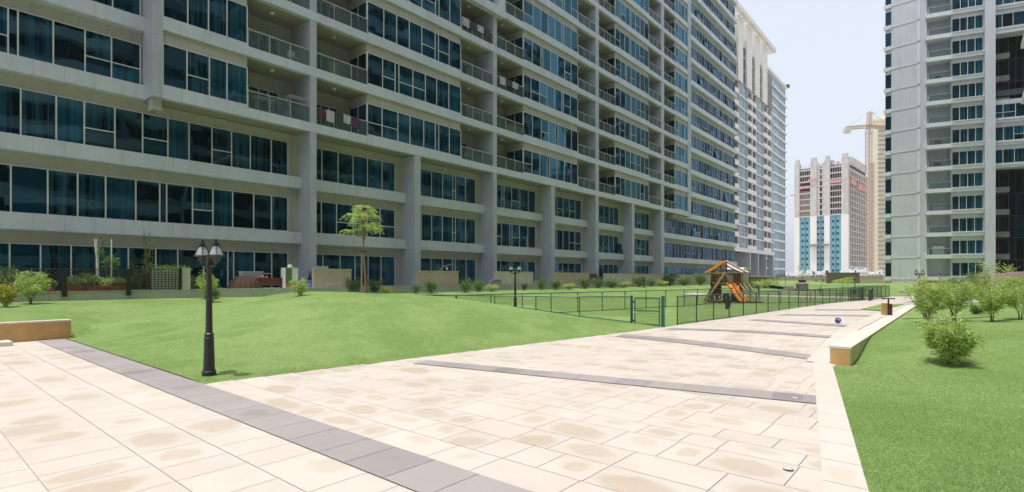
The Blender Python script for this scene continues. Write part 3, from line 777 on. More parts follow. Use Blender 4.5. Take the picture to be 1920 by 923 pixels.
# ---- things kept on the balconies
def balpt(px, k, q): return (B.mat @ Vector((s_(px, 0), q, 11.40+HT*(k-3)+0.0)))
def thing_at(name, px, k, q, label, cat, group=None):
    P = balpt(px, k, q); return empty(name, P, ROT, label, cat, group)
def laundry(px, k, span, cols, label):
    t = thing_at('laundry', px, k, -0.02, label, 'laundry', 'washing hung on balcony rails')
    n = len(cols); rr = random.Random(px)
    for i, c in enumerate(cols):
        mb = MB(); x = span*(i/n)-span/2; wv = span/n*0.85; hh = 0.42+0.25*rr.random()
        for j in range(5):
            a0 = x+wv*j/5; a1 = x+wv*(j+1)/5; d0 = 0.03*math.sin(j*2.1+i); d1 = 0.03*math.sin((j+1)*2.1+i)
            mb.hexa([(a0, d0-0.01, 0.98-hh-0.05*rr.random()), (a1, d1-0.01, 0.98-hh-0.05*rr.random()), (a1, d1+0.01, 0.98-hh), (a0, d0+0.01, 0.98-hh)],
                    [(a0, -0.03, 1.05), (a1, -0.03, 1.05), (a1, 0.03, 1.05), (a0, 0.03, 1.05)])
        mb.build('garment', M[c], t)
laundry(636, 3, 3.1, ['maroon', 'whitecloth', 'darkgreyfab', 'whitecloth', 'purple'], 'maroon, white and purple washing hung over the lowest balcony rail left of centre')
laundry(895, 6, 3.5, ['whitecloth', 'darkgreyfab', 'whitecloth', 'darkgreyfab'], 'white and dark washing on an upper balcony rail beside a cardboard sheet')
laundry(955, 5, 2.6, ['whitecloth', 'darkgreyfab', 'whitecloth'], 'white and black washing on a rail right of the middle column')
def boxy(name, px, k, q, dims, mat, label, cat, extra=None):
    t = thing_at(name, px, k, q, label, cat); wv, d, h = dims
    mb = MB(); mb.box(-wv/2, wv/2, -d/2, d/2, 0, h); bevel(mb.build('body', M[mat], t), 0.03)
    mb = MB(); mb.box(-wv/2+0.05, wv/2-0.05, -d/2-0.004, -d/2, h*0.45, h*0.55); mb.box(-0.02, 0.02, -d/2-0.006, -d/2, 0.03, h-0.03); mb.build('seam', M['palewood'], t)
boxy('cardboard_sheet', 916, 6, 0.3, (1.5, 0.1, 0.8), 'cardboard', 'tan cardboard sheet leaning inside an upper balcony rail', 'cardboard')
boxy('storage_chest', 972, 4, 0.5, (2.2, 0.6, 0.75), 'cardboard', 'brown storage chest on a balcony right of the middle column', 'chest')
boxy('paper_parcel', 633, 4, 0.5, (0.62, 0.4, 0.9), 'cardboard', 'tan paper parcel standing on the second balcony from the bottom', 'parcel')
t = thing_at('beach_ball', 547, 3, 0.5, 'light blue ball on the balcony left of the first tall column', 'ball')
mb = MB(); mb.lathe([(0.26*math.sin(math.pi*k/8)+0.0003, 0.26-0.26*math.cos(math.pi*k/8)) for k in range(9)], n=12); mb.build('shell', M['lightblue'], t, True)
def rack(px, k, label, h=0.95):
    t = thing_at('drying_rack', px, k, 0.6, label, 'drying rack', 'drying racks on balconies')
    mb = MB()
    for s in (-1, 1):
        for q in (-0.28, 0.28): mb.bar((s*0.5, q, 0), (s*0.5, -q, h), 0.025)
    mb.build('legs', M['steel'], t); mb = MB()
    for j in range(7): mb.bar((-0.62, -0.3+0.1*j, h), (0.62, -0.3+0.1*j, h), 0.016)
    mb.build('bars', M['steel'], t)
rack(505, 3, 'white folding drying rack on the balcony above the left long window row')
rack(565, 3, 'tall drying rack next to the light blue ball', 1.5)
rack(905, 4, 'drying rack on a balcony left of the middle column')
def chairb(px, k, mat, label):
    t = thing_at('chair', px, k, 0.7, label, 'chair', 'chairs on balconies')
    mb = MB(); mb.box(-0.24, 0.24, -0.22, 0.22, 0.42, 0.46); mb.build('seat', M[mat], t)
    mb = MB(); mb.box(-0.24, 0.24, 0.20, 0.24, 0.46, 0.95); mb.build('backrest', M[mat], t)
    for sx_ in (-0.2, 0.2):
        for sy_ in (-0.18, 0.18): mb = MB(); mb.bar((sx_, sy_, 0), (sx_, sy_, 0.42), 0.035); mb.build('leg', M[mat], t)
chairb(560, 4, 'white', 'white chair on the balcony left of the first tall column')
chairb(890, 3, 'cardboard', 'tan chair on the lowest balcony left of the middle column')
chairb(942, 3, 'cardboard', 'tan chair on the lowest balcony right of the middle column')

# ================================================================= OPPOSITE BLOCK (right edge, balcony tips in frame)
OB = Facade('balcony_block', 0, 'pale block at the right edge with pointed white balcony corners', rot=ROT, org=(NX*-9.0, NY*-9.0, 0))
r_ = OB.root
mb = MB(); mb.box(-60, 94.5, -16, 0, -0.5, 52); mb.build('core', M['darkint'], r_)
mb = MB(); mb.box(-60, 94.6, 0.0, 0.02, 0.2, 52); mb.build('window', M['glass'], r_)
mb = MB()
for k in range(15): mb.box(-60, 94.6, 0.02, 0.25, -0.4+HT*k, 0.75+HT*k)
for x in range(-60, 93, 6): mb.box(x, x+0.5, 0.02, 0.4, -0.4, 52)
mb.build('wall', M['chimneywhite'], r_)
mb = MB()
for x in [(-60+1.5*i) for i in range(103)]: mb.box(x, x+0.06, 0.02, 0.1, 0, 52)
mb.build('mullions', M['frame'], r_)
for k in range(12):
    z = 12.7+HT*k
    for (x0, x1, pk) in ((-54, -39, 2.0), (-33, -18, 2.4), (-12, 3, 2.2), (9, 24, 2.4), (51, 66, 1.9), (72, 87, 1.6)):
        if k > 0 or True:
            zz = 5.7+HT*k; mb = MB(); n = 12
            poly = [(x0, 0.25)]+[(x0+(x1-x0)*i/n, 0.6+pk*math.sin(math.pi*i/n)) for i in range(n+1)]+[(x1, 0.25)]
            mb.prism(poly[::-1], zz, zz+0.35)
            mb.prism([(p[0], p[1]+0.002) for p in poly[1:-1]][::-1]+[(p[0], p[1]-0.1) for p in poly[1:-1]], zz+0.35, zz+1.2)
            mb.build('balcony', M['chimneywhite'], r_)
    mb = MB(); mb.prism([(27, 0.25), (46.2, 0.25), (46.6, 6.05), (27, 6.1)], z, z+0.28); mb.prism([(27, 5.5), (46.0, 5.45), (46.5, 5.95), (27, 6.0)], z+0.28, z+0.42)
    o = mb.build('corner_balcony', M['chimneywhite'], r_)
    mb = MB(); mb.box(27, 45.8, 5.6, 5.62, z+0.42, z+1.3); mb.build('balcony_glass', M['railglass'], o)

# ================================================================= SECOND BLOCK beyond (white, with a pergola crown)
D2 = 50.0
B2 = Facade('pergola_block', D2, 'pale apartment block with white piers and an open roof pergola, behind the grey block')
def s2(px, q=0.0): return sx(px, D2+q)
r2 = B2.root; xa, xb = s2(1362), s2(1451.5)
ZC = 59.8
mb = MB(); mb.box(xa, xb-0.3, 0.6, 14, 9.9, ZC+12); mb.build('core', M['greyint'], r2)
mb = MB(); mb.box(xa, xb-0.3, 5.0, 14, -0.5, 9.95); mb.build('base_wall', M['greyint'], r2)
mb = MB(); mb.box(xa-0.1, xb, -0.1, 0.7, 9.4, 10.2); mb.build('base_band', M['towerband'], r2)
bl = [(1362, 1385, 'bal'), (1385, 1402, 'win'), (1402, 1418, 'bal'), (1418, 1432, 'win'), (1432, 1446, 'bal'), (1446, 1451.5, 'win')]
random.seed(5)
for k in range(14):
    z0 = 10.2+HT*k+0.35
    if z0 > ZC-1: break
    mb = MB(); mb.box(xa-0.05, xb+0.05, -0.18, 0.62, z0-0.38, z0); mb.build('floor_band', M['chimneywhite'], r2)
    for (p0, p1, ty) in bl:
        x0, x1 = s2(p0), s2(p1)
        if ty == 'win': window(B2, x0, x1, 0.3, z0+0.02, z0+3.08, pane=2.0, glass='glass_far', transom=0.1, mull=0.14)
        else:
            xm = (x0+x1)/2
            mb = MB(); mb.box(x0+0.1, xm-0.25, -0.12, 0.1, z0, z0+1.05); mb.box(xm+0.25, x1-0.1, -0.12, 0.1, z0, z0+1.05); mb.box(xm-0.25, xm+0.25, -0.15, 0.6, z0, z0+3.12)
            mb.box(x0-0.1, x0+0.1, -0.1, 0.6, z0, z0+3.12); mb.box(x1-0.1, x1+0.1, -0.1, 0.6, z0, z0+3.12)
            mb.build('balcony', M['chimneywhite'], r2)
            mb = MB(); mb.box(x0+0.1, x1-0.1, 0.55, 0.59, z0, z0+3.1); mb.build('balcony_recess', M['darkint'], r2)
for px in (1393.5, 1409.5, 1424.5, 1438.5):
    x = s2(px, 2); mb = MB(); mb.box(x, x+0.8, 0.0, 5.1, -0.5, 9.4); mb.build('column', M['column'], r2)
for k in range(3):
    for px in (1382, 1397, 1412, 1428):
        x = s2(px, 5); mb = MB(); mb.box(x, x+2.2, 4.9, 4.99, 1+3*k, 2.9+3*k); mb.build('base_window', M['glass'], r2)
        mb = MB(); mb.box(x+0.0, x+3.0, 4.3, 4.98, 0.2+3*k, 0.9+3*k); mb.build('base_parapet', M['chimneywhite'], r2)
piers = [(1366, 1375), (1382.6, 1392), (1399, 1409), (1414.5, 1423.5), (1428.5, 1437.5)]
for (p0, p1) in piers:
    mb = MB(); mb.box(s2(p0), s2(p1), -0.25, 2.4, ZC, 79); mb.build('pier', M['creamclad'], r2)
gaps = [(1375, 1382.6), (1392, 1399), (1409, 1414.5), (1423.5, 1428.5)]
mb = MB(); mb.box(xa, s2(1437.5), 0.5, 14, ZC, 72.2); mb.build('upper_wall', M['creamclad'], r2)
for (p0, p1) in gaps:
    for k in range(3):
        z0 = ZC+1.0+3.9*k; mb = MB(); mb.box(s2(p0)+0.1, s2(p1)-0.1, 0.35, 0.48, z0, z0+3.0); o = mb.build('slit_window', M['glass'], r2)
        mb = MB(); mb.box(s2(p0), s2(p1), 0.1, 0.45, z0-0.55, z0-0.2); mb.build('sill', M['slat'], o)
    mb = MB(); mb.box(s2(p0), s2(p1), 1.0, 1.5, 74.2, 74.7); mb.build('crossbeam', M['creamclad'], r2)
mb = MB(); mb.box(xa, s2(1449, -0.5), -1.6, -0.6, 79, 80.4); mb.box(xa, s2(1449, -0.5), 2.4, 3.4, 79, 80.4)
x = xa
while x < s2(1449, -0.5)-0.4: mb.box(x, x+0.6, -0.61, 2.41, 79.1, 80.3); x += 2.7
mb.box(s2(1449, -0.5)-0.5, s2(1449, -0.5), -0.61, 2.41, 79.05, 80.35)
mb.build('pergola', M['creamclad'], r2)
B2.flush(60)
# glazed tail of that block
B3 = Facade('glazed_block', 52.0, 'pale blue banded glass block at the far end of the left row')
r3 = B3.root; xa, xb = sx(1436, 52), sx(1473.5, 52)
mb = MB(); mb.box(xa, xb-0.1, 0.3, 16, -0.5, 75.5); mb.build('core', M['towerband'], r3)
for k in range(21):
    z0 = 1.2+HT*k
    if z0 > 73: break
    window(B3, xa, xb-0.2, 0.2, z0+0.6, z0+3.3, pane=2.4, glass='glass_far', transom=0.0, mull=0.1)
    mb = MB(); mb.box(xa-0.2, xb+0.5, -0.35, 0.3, z0-0.15, z0+0.5); mb.build('floor_band', M['towerband'], r3)
mb = MB(); mb.box(xa, xb+0.5, -0.4, 16, 75.0, 76.0); mb.build('parapet', M['chimneywhite'], r3)
mb = MB(); mb.bar((xb+0.4, 0.5, 75.5), (xb+3.0, 0.0, 77.0), 0.3); mb.box(xb+2.4, xb+3.6, -0.6, 0.6, 76.5, 77.6); mb.build('davit', M['black'], r3)
B3.flush(60)

# ================================================================= RIGHT TOWER
Fp = Vector((69.4, 84.2)); e1 = Vector((math.cos(R(-24)), math.sin(R(-24))))
T_ = Facade('apartment_tower', 0, 'tall pale grey tower on the right with teal windows and a column of balconies', rot=R(-24), org=(Fp.x, Fp.y, 0))
rt = T_.root; inv = T_.mat.inverted()
def tl(x, y): v = inv @ Vector((x, y, 0)); return (v.x, v.y)
def tpx(px, q=0.0):          # local x on the tower front at image column px
    u = (px-CX)/F; o = T_.mat @ Vector((0, q, 0)); dx, dy = e1.x, e1.y
    return (u*o.y-o.x)/(dx-u*dy)
tW1 = tpx(1846); tC1 = tpx(1866); tB0 = tpx(1740)
ZT = 60; TZ0 = 1.95; TH = 3.5
fl = lambda k: TZ0+TH*k      # window sill of floor k
# geometry zones: front windows 0..tW1, column tW1..tC1, balconies tB0..0, then blank side wall turned back
bx, by = tB0, 0.15
d2 = Vector((math.cos(R(180-47+24)), math.sin(R(180-47+24))))    # towards the far corner, local frame
bl_len = 5.9
P0 = Vector((tB0-0.9, 0.45))
def along(px):
    o_ = T_.mat @ Vector((P0.x, P0.y, 0)); q_ = T_.mat @ Vector((P0.x+d2.x, P0.y+d2.y, 0)); dx_, dy_ = q_.x-o_.x, q_.y-o_.y; u_ = (px-CX)/F
    return (u_*o_.y-o_.x)/(dx_-u_*dy_)
P1 = P0+d2*along(1671); P2 = P0+d2*along(1660)
pb_ = T_.mat @ Vector((P2.x, P2.y, 0)); pb_ = inv @ Vector((pb_.x+0.68*13, pb_.y+0.75*13, 0))
mb = MB(); mb.prism([(tB0, 2.2), (0, 2.2), (0.0, 0.3), (tW1, 0.3), (tC1+0.01, 0.3), (tC1+0.01, 16), (pb_.x, pb_.y), (P2.x, P2.y), (P1.x, P1.y), (P0.x, P0.y), (tB0, 0.46)][::1], 0.0, ZT)
mb.build('core', M['tower'], rt)
mb = MB(); mb.box(tW1, tC1, -0.15, 0.6, 0.2, ZT+1); mb.build('column', M['tower'], rt)
for k in range(-0, 17):
    z = fl(k)
    mb = MB(); mb.box(-0.05, tW1-0.02, -0.02, 0.35, z-0.72, z-0.04); mb.box(-0.08, tW1-0.02, -0.12, 0.3, z-0.16, z-0.045); mb.build('sill_band', M['towerband'], rt)
    window(T_, 0.1, tW1-0.12, 0.22, z, z+2.05, pane=1.0, glass='glass_blue', transom=0, mull=0.075)
    mb = MB(); mb.box(tB0-0.25, 0.05, -0.15, 2.2, z-0.72, z-0.10); mb.build('balcony_slab', M['towerband'], rt)
    if k > 0:
        mb = MB(); mb.box(tB0+0.1, -0.05, -0.08, -0.065, z-0.1, z+0.82); o = mb.build('balcony_railing', M['railglass'], rt)
        mb = MB(); mb.box(tB0, -0.02, -0.1, -0.05, z+0.82, z+0.87); mb.box(tB0, tB0+0.05, -0.1, -0.05, z-0.1, z+0.82); mb.build('handrail', M['steel'], o)
    # horizontal string course on the turned wall, slightly proud
    nrm = Vector((d2.y, -d2.x)); nrm = nrm if nrm.y < 0 else -nrm
    def strip3(A, Bq, z0, z1, pr, name, mat, parent=rt):
        a = A+nrm*pr; b = Bq+nrm*pr; mb = MB()
        mb.prism([(A.x, A.y), (a.x, a.y), (b.x, b.y), (Bq.x, Bq.y)], z0, z1); return mb.build(name, M[mat], parent)
    strip3(P0, P2, z-0.55, z-0.44, 0.05, 'string_course', 'towerband')
    strip3(P1, P2+d2*0.2, z-0.75, z-0.15, 0.25, 'corner_band', 'towerband')
    g = P1+nrm*0.05; h = P2-d2*0.02+nrm*0.05; mb = MB()
    mb.poly([(h.x, h.y, z-0.05), (g.x, g.y, z-0.05), (g.x, g.y, z+2.15), (h.x, h.y, z+2.15)]); mb.build('corner_window', M['glass_blue'], rt)
# vertical panel edge between wall and balconies
q0 = P0+d2*0.02; q1 = P0+d2*1.25
for k in range(17):
    z = fl(k); mb = MB(); a = q0+nrm*0.12; b = q0+d2*0.35+nrm*0.12
    mb.prism([(q0.x, q0.y), (a.x, a.y), (b.x, b.y), ((q0+d2*0.35).x, (q0+d2*0.35).y)], z-0.4, z+2.75); mb.build('pilaster', M['towerband'], rt)
# recessed wing to the right of the column
xw0, xw1 = tC1+0.02, tC1+16
mb = MB(); mb.box(xw0, xw1, 3.2, 14, 0, ZT); mb.build('wing_core', M['darkint'], rt)
for k in range(0, 17):
    z = fl(k)
    bay = k in (5, 6, 7) or k >= 11
    if bay:
        mb = MB(); mb.box(xw0, xw1, 1.0, 3.3, z-0.75, z-0.05); mb.box(xw0, xw1, 0.9, 3.3, z-0.35, z-0.05); mb.box(xw0, xw1, 1.3, 3.25, z-0.04, z+2.8); mb.build('wing_band', M['tower'], rt)
        window(T_, xw0, xw1, 1.22, z, z+2.05, pane=1.35, glass='glass_blue', transom=0.3, mull=0.07)
    else:
        xm = xw0+2.6
        mb = MB(); mb.box(xw0, xm, 2.6, 3.3, z-0.9, z-0.05); mb.build('wing_band', M['greyint'], rt)
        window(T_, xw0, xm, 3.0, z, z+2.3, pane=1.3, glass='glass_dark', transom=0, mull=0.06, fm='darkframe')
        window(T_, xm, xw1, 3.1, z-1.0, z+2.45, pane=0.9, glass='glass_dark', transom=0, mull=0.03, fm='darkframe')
mb = MB(); mb.box(xw0, xw1, 0.9, 3.2, fl(11)-1.0, fl(11)-0.76); mb.build('wing_soffit', M['tower'], rt)
mb = MB(); mb.box(xw0, xw1, 0.9, 1.0, fl(8)-0.2, fl(8)+0.7); mb.build('wing_railing', M['railglass'], rt)
T_.flush(90)
def tthing(name, lx, ly, k, label, cat): 
    P = T_.mat @ Vector((lx, ly, fl(k)-0.1)); return empty(name, P, R(-24), label, cat, 'things kept on the tower balconies')
for (k, mat, nm, lab, wv, hh) in ((1, 'white', 'cabinet', 'white cabinet standing on the lowest tower balcony', 1.5, 1.35), (3, 'whitecloth', 'laundry_heap', 'pale blue cloth behind the third tower balcony rail', 1.6, 0.75),
                          (5, 'darkgreyfab', 'armchair', 'dark armchair on a tower balcony halfway up', 0.9, 0.9), (6, 'maroon', 'armchair', 'maroon armchair on a tower balcony above the dark one', 0.8, 0.9),
                          (9, 'redbrown', 'armchair', 'red brown wooden armchair on an upper tower balcony', 0.7, 0.8)):
    t = tthing(nm, tB0*0.5, 0.9, k, lab, nm.replace('_', ' '))
    if nm == 'armchair':
        mb = MB(); mb.box(-wv/2, wv/2, -0.35, 0.35, 0.12, hh*0.5); bevel(mb.build('seat', M[mat], t), 0.05)
        mb = MB(); mb.box(-wv/2, wv/2, 0.22, 0.36, hh*0.5, hh); bevel(mb.build('backrest', M[mat], t), 0.05)
        for s in (-1, 1): mb = MB(); mb.box(s*wv/2-0.06, s*wv/2+0.06, -0.35, 0.2, 0.0, hh*0.7); bevel(mb.build('armrest', M[mat], t), 0.03)
    else:
        mb = MB(); mb.box(-wv/2, wv/2, -0.25, 0.25, 0.0, hh); bevel(mb.build('body', M[mat], t), 0.04)
        mb = MB(); mb.box(-0.01, 0.01, -0.262, -0.251, 0.05, hh-0.05); mb.box(0.06, 0.09, -0.28, -0.251, hh*0.5, hh*0.6); mb.build('handle', M['steel'], t)

# ================================================================= FAR BUILDINGS
# concrete tower under construction
CT = Facade('unfinished_tower', 0, 'half finished concrete tower with light blue lower walls, beside the crane', rot=R(-45), org=(158.5, 299, 0))
rc = CT.root; Lf = 26.2; Ld = 43; Htop = 63; fh = 3.2; zpaint = 35.0
mb = MB(); mb.box(0.8, Lf-0.8, 1.2, Ld-1, 0, Htop-1); mb.build('core', M['darkint'], rc)
pil = [(0, 2.6), (8.0, 11.2), (14.9, 17.6), (22.9, Lf)]
for (x0, x1) in pil:
    mb = MB(); mb.box(x0, x1, -0.6, 2.0, zpaint, Htop+2.0); mb.box(x0+0.3, x1-0.5, -0.2, 1.6, Htop+2.0, Htop+4.2); mb.build('pier', M['concrete'], rc)
    mb = MB(); mb.box(x0, x1, -0.65, 2.0, -1, zpaint); mb.build('painted_pier', M['white'], rc)
for i in range(3):
    x0 = pil[i][1]; x1 = pil[i+1][0]
    mb = MB(); mb.box(x0, x1, 0.3, 1.3, 0, zpaint); o = mb.build('infill_wall', M['lightblue'], rc)
    for k in range(10):
        for xx in ((x0+x1)/2-1.3, (x0+x1)/2+0.9): mb = MB(); mb.box(xx-0.5, xx+0.5, 0.2, 0.29, 1.5+k*fh*1.03, 2.7+k*fh*1.03); mb.build('opening', M['darkint'], o)
    mb = MB(); mb.box((x0+x1)/2-0.15, (x0+x1)/2+0.1, 0.15, 0.29, 0, zpaint); mb.build('downpipe', M['darkint'], o)
    for k in range(9):
        z = zpaint+0.2+k*fh
        mb = MB(); mb.box(x0, x1, 0.0, 1.25, z-0.35, z+0.35); mb.build('floor_slab', M['concrete'], rc)
        if i == 2 or k > 5:
            mb = MB(); n = 5
            for j in range(1, n): mb.box(x0+(x1-x0)*j/n-0.1, x0+(x1-x0)*j/n+0.1, 0.5, 0.7, z+0.35, z+fh-0.35)
            mb.build('props', M['concrete'], rc)
        if i == 1:
            mb = MB(); mb.box(x0, x0+1.3, 0.1, 1.24, z+0.35, z+fh-0.35); mb.box(x1-1.2, x1, 0.1, 1.24, z+0.35, z+fh-0.35); mb.build('side_wall', M['concrete'], rc)
    if i == 0:
        mb = MB(); mb.box(x0, x1, 0.1, 0.3, zpaint+0.4, zpaint+fh*4.5); mb.build('grey_screen', M['brownwall'], rc)
for nb in ((2.6, 8.0, -1.1, -0.9, 50.6, 52.0), (17.6, 22.9, -1.1, -0.9, 52.0, 53.6), (7.2, 11.4, -1.3, -1.1, 54.6, 55.6), (-2, 0.2, -1, 0, 47.5, 48.0),
           (Lf, Lf+1.2, 2, 10, 51, 53.6), (Lf, Lf+1.4, 16, 24, 49.5, 53.0), (Lf, Lf+1.2, 27, 38, 50, 52.6)): mb = MB(); mb.box(*nb); mb.build('safety_netting', M['netting'], rc)
for k in range(19):
    z = 0.5+k*fh; mb = MB(); mb.box(Lf-1.0, Lf+0.6, 1.5, Ld, z, z+0.5); mb.build('side_slab', M['concrete'] if z > 10 else M['white'], rc)
for j in range(8): mb = MB(); mb.box(Lf-0.8, Lf+0.1, 4+j*5.2, 6.0+j*5.2, 0.5, 60); mb.build('side_pier', M['concrete'], rc)
mb = MB()
rr = random.Random(3)
for j in range(26): x = rr.uniform(0.5, Lf-0.5); y = rr.uniform(0, 40); mb = MB(); mb.box(x, x+rr.uniform(0.2, 1.6), y, y+1, Htop-1, Htop+rr.uniform(0.6, 3.0)); mb.build('formwork', M['concrete'], rc)
for j in range(6): mb = MB(); mb.box(Lf-2, Lf, 8+j*6, 10+j*6, Htop-1, Htop+3.5); mb.build('formwork', M['concrete'], rc)
mb = MB(); mb.box(8.2, 17.2, -2.4, -0.9, 18.6, 19.6); mb.build('cradle', M['greyint'], rc)
# tan ribbed building behind
TB = Facade('ribbed_tower', 0, 'cream tower with many thin horizontal ribs, behind the crane', rot=R(-8), org=(236.6, 350, 0))
mb = MB(); mb.prism([(0, 0), (40, 0), (66, 30), (26, 30)], 0, 104); mb.build('wall', M['tan'], TB.root)
for k in range(33):
    z = 4+3.0*k; mb = MB(); mb.box(3.3, 40, -0.9, 0, z, z+0.95); mb.build('rib', M['slat'], TB.root)
mb = MB(); mb.prism([(-0.5, -0.6), (40, -0.6), (66, 30), (26, 30)], 104, 105.5); mb.box(9, 14, 4, 12, 105.5, 109); mb.build('parapet', M['tan'], TB.root)
# tower crane
ct = 268.0; cx_ = (1629-CX)/F*ct
CR = empty('tower_crane', (cx_, ct, 0), 0, 'tall brownish yellow tower crane beside the unfinished tower', 'crane')
def lattice(mb, p, q, w0, nseg, th=0.22):
    p = Vector(p); q = Vector(q); d = (q-p).normalized(); up = Vector((0,0,1)) if abs(d.z) < 0.9 else Vector((0,1,0))
    a = d.cross(up).normalized()*w0/2; b = d.cross(a).normalized()*w0/2
    cs = [a+b, a-b, -a-b, b-a]
    for c in cs: mb.bar(p+c, q+c, th)
    for i in range(nseg):
        u0 = p+(q-p)*(i/nseg); u1 = p+(q-p)*((i+1)/nseg)
        for k in range(4): mb.bar(u0+cs[k], u1+cs[(k+1) % 4], th*0.6); mb.bar(u0+cs[k], u0+cs[(k+1) % 4], th*0.6)
mb = MB(); lattice(mb, (0, 0, 0), (0, 0, 76), 2.0, 34, 0.24); mb.build('mast', M['cranepaint'], CR)
mb = MB(); lattice(mb, (3.0, 2, 0), (3.0, 2, 60), 1.3, 30, 0.18); mb.build('hoist_mast', M['cranepaint'], CR)
mb = MB(); lattice(mb, (0, 0, 76), (0.5, 0, 85), 1.5, 5, 0.22); mb.build('apex', M['cranepaint'], CR)
mb = MB(); lattice(mb, (0, 0, 77.5), (-11.5, 0, 76.6), 1.3, 7, 0.25); mb.build('counter_jib', M['cranepaint'], CR)
mb = MB(); lattice(mb, (0, 0, 77.8), (38, 25, 82), 1.3, 24, 0.25); mb.build('jib', M['cranepaint'], CR)
mb = MB(); mb.box(-12.3, -9.6, -1.0, 1.0, 74.2, 76.6); mb.build('counterweight', M['concrete'], CR)
mb = MB(); mb.bar((0.5, 0, 85), (-10.5, 0, 77.4), 0.12); mb.bar((0.5, 0, 85), (24, 16, 81.2), 0.12); mb.bar((0.5, 0, 84.6), (4.5, 0, 84.0), 0.14); mb.build('stay_cable', M['cranepaint'], CR)
mb = MB(); mb.box(0.6, 2.2, -1.0, 1.0, 73.6, 76.0); mb.build('cab', M['towerband'], CR)
# site buildings seen above the boundary wall
rr = random.Random(21); i = 0
sites = [(1474, 1500, 516, 240, 'towerband', 'pale site office above the boundary wall, leftmost'), (1502, 1520, 512, 262, 'white', 'white site cabin below the left blue wall'), (1522, 1545, 514, 250, 'concrete', 'grey site cabin below the middle blue wall'),
         (1546, 1560, 511, 270, 'tan', 'tan site shed just left of the brown enclosure'), (1575, 1612, 511, 240, 'greyint', 'grey steelwork shed behind the brown enclosure'), (1626, 1660, 513, 225, 'pinkcanvas', 'low pinkish shed left of the right tower'), (1608, 1632, 509, 258, 'towerband', 'pale shed at the foot of the crane')]
for (p0, p1, py, t, mt, lab) in sites:
    x0, _ = at(p0, t); x1, _ = at(p1, t); z1 = H+(HY-py)*t/F
    o = empty('site_cabin', (x0, t, 0), 0, lab, 'site building', 'low site buildings behind the boundary wall')
    mb = MB(); mb.box(0, x1-x0, 0, 8, 0, z1-0.4); mb.build('wall', M[mt], o)
    mb = MB(); mb.box(-0.2, x1-x0+0.2, -0.3, 8.2, z1-0.4, z1-0.1)
    for j in range(6): q = rr.uniform(0, x1-x0-1); mb.box(q, q+rr.uniform(0.2, 1.4), 1, 2, z1-0.1, z1+rr.uniform(0.4, 1.8))
    mb.build('roof', M['towerband'], o); mb = MB()
    for j in range(int((x1-x0)/1.6)): mb.box(0.5+j*1.6, 1.3+j*1.6, -0.05, -0.002, z1-1.5, z1-0.8)
    mb.build('window', M['darkint'], o)
# boundary walls at the far end of the garden
def farwall(p0, p1, t0, t1, z1, mat, label, cat='wall', z0=-0.3):
    a = Vector((*at(p0, t0), 0)); b = Vector((*at(p1, t1), 0)); L = (b-a).length; rz = math.atan2(b.y-a.y, b.x-a.x)
    o = empty('boundary_wall', (a.x, a.y, z0), rz, label, cat); mb = MB(); mb.box(0, L, 0, 0.3, 0, z1-z0-0.12); mb.build('wall', M[mat], o)
    mb = MB(); mb.box(-0.05, L+0.05, -0.06, 0.36, z1-z0-0.12, z1-z0); mb.build('coping', M['cream' if mat != 'brownwall' else 'brownwall'], o)
    return o, L
o, L = farwall(1450, 1553, 112, 108, 1.75-0.001*108*0+0.05, 'pinkwall', 'long cream boundary wall left of the brown enclosure')
mb = MB()
for j in range(14):
    if j not in (5, 9): mb.box(0.3+j*0.8, 0.95+j*0.8, 0.1, 0.2, 2.1, 2.25)
mb.build('coping_lights', M['black'], o)
mb = MB(); mb.box(7.6, 8.2, -0.05, -0.01, 0.9, 1.5); mb.box(8.9, 9.3, -0.05, -0.01, 0.6, 1.6); mb.box(10.2, 10.7, -0.05, -0.01, 0.9, 1.4); mb.build('panel', M['greyint'], o)
farwall(1551, 1612, 100, 103, 2.65, 'brownwall', 'tall brown boarded enclosure wall at the end of the garden')
farwall(1604, 1664, 112, 112, 2.05, 'pinkwall', 'cream boundary wall between the brown enclosure and the right tower')
farwall(1642, 1790, 92, 80, 0.6, 'pinkwall', 'low cream garden kerb in front of the right tower', 'kerb', -0.2)
farwall(1408, 1450, 84, 112, 1.95, 'redbrown', 'dark brown fence wall beside the far terraces')
# ================================================================= TERRACES
KZ = 1.17
kw = empty('kerb_wall', (*ab(-12, KB), 0), ROT, 'long low grey kerb wall between the lawn and the terraces', 'kerb wall')
mb = MB(); mb.box(0, 96, 0, 0.22, -0.3, KZ-0.04); mb.build('wall', M['kerb'], kw)
mb = MB(); mb.box(0, 96, -0.015, 0.24, KZ-0.04, KZ); mb.build('coping', M['kerb'], kw)
mb = MB(); mb.poly([(*ab(-12, KB+0.2), 1.08), (*ab(84, KB+0.2), 1.08), (*ab(84, D0+YW+0.1), 1.08), (*ab(-12, D0+YW+0.1), 1.08)])
tag(mb.build('terrace', M['kerb']), kind='structure')
def apx(px, b): x, y = onb(px, b); return toab(x, y)[0]
def screen(p0, p1, mat, h, label, ret=True):
    b = KB+0.30; a0, a1 = apx(p0, b), apx(p1, b)
    o = empty('terrace_screen_wall', (*ab(a0, b), 1.08), ROT, label, 'screen wall', 'screen walls of the terraces')
    mb = MB(); mb.box(0, a1-a0, 0, 0.18, 0, h-0.05); bevel(mb.build('wall', M[mat], o), 0.01)
    mb = MB(); mb.box(-0.02, a1-a0+0.02, -0.02, 0.20, h-0.05, h); mb.build('coping', M['palewall'], o)
    if ret: mb = MB(); mb.box(a1-a0-0.28, a1-a0-0.001, 0.181, 3.4, 0, h-0.06); mb.build('return_wall', M['palewall'], o)
    return o
screen(588, 659, 'pinkwall', 1.16, 'pinkish terrace wall nearest the small tree, left of it')
screen(783, 860, 'pinkwall', 1.12, 'pinkish terrace wall at the foot of the second tall column')
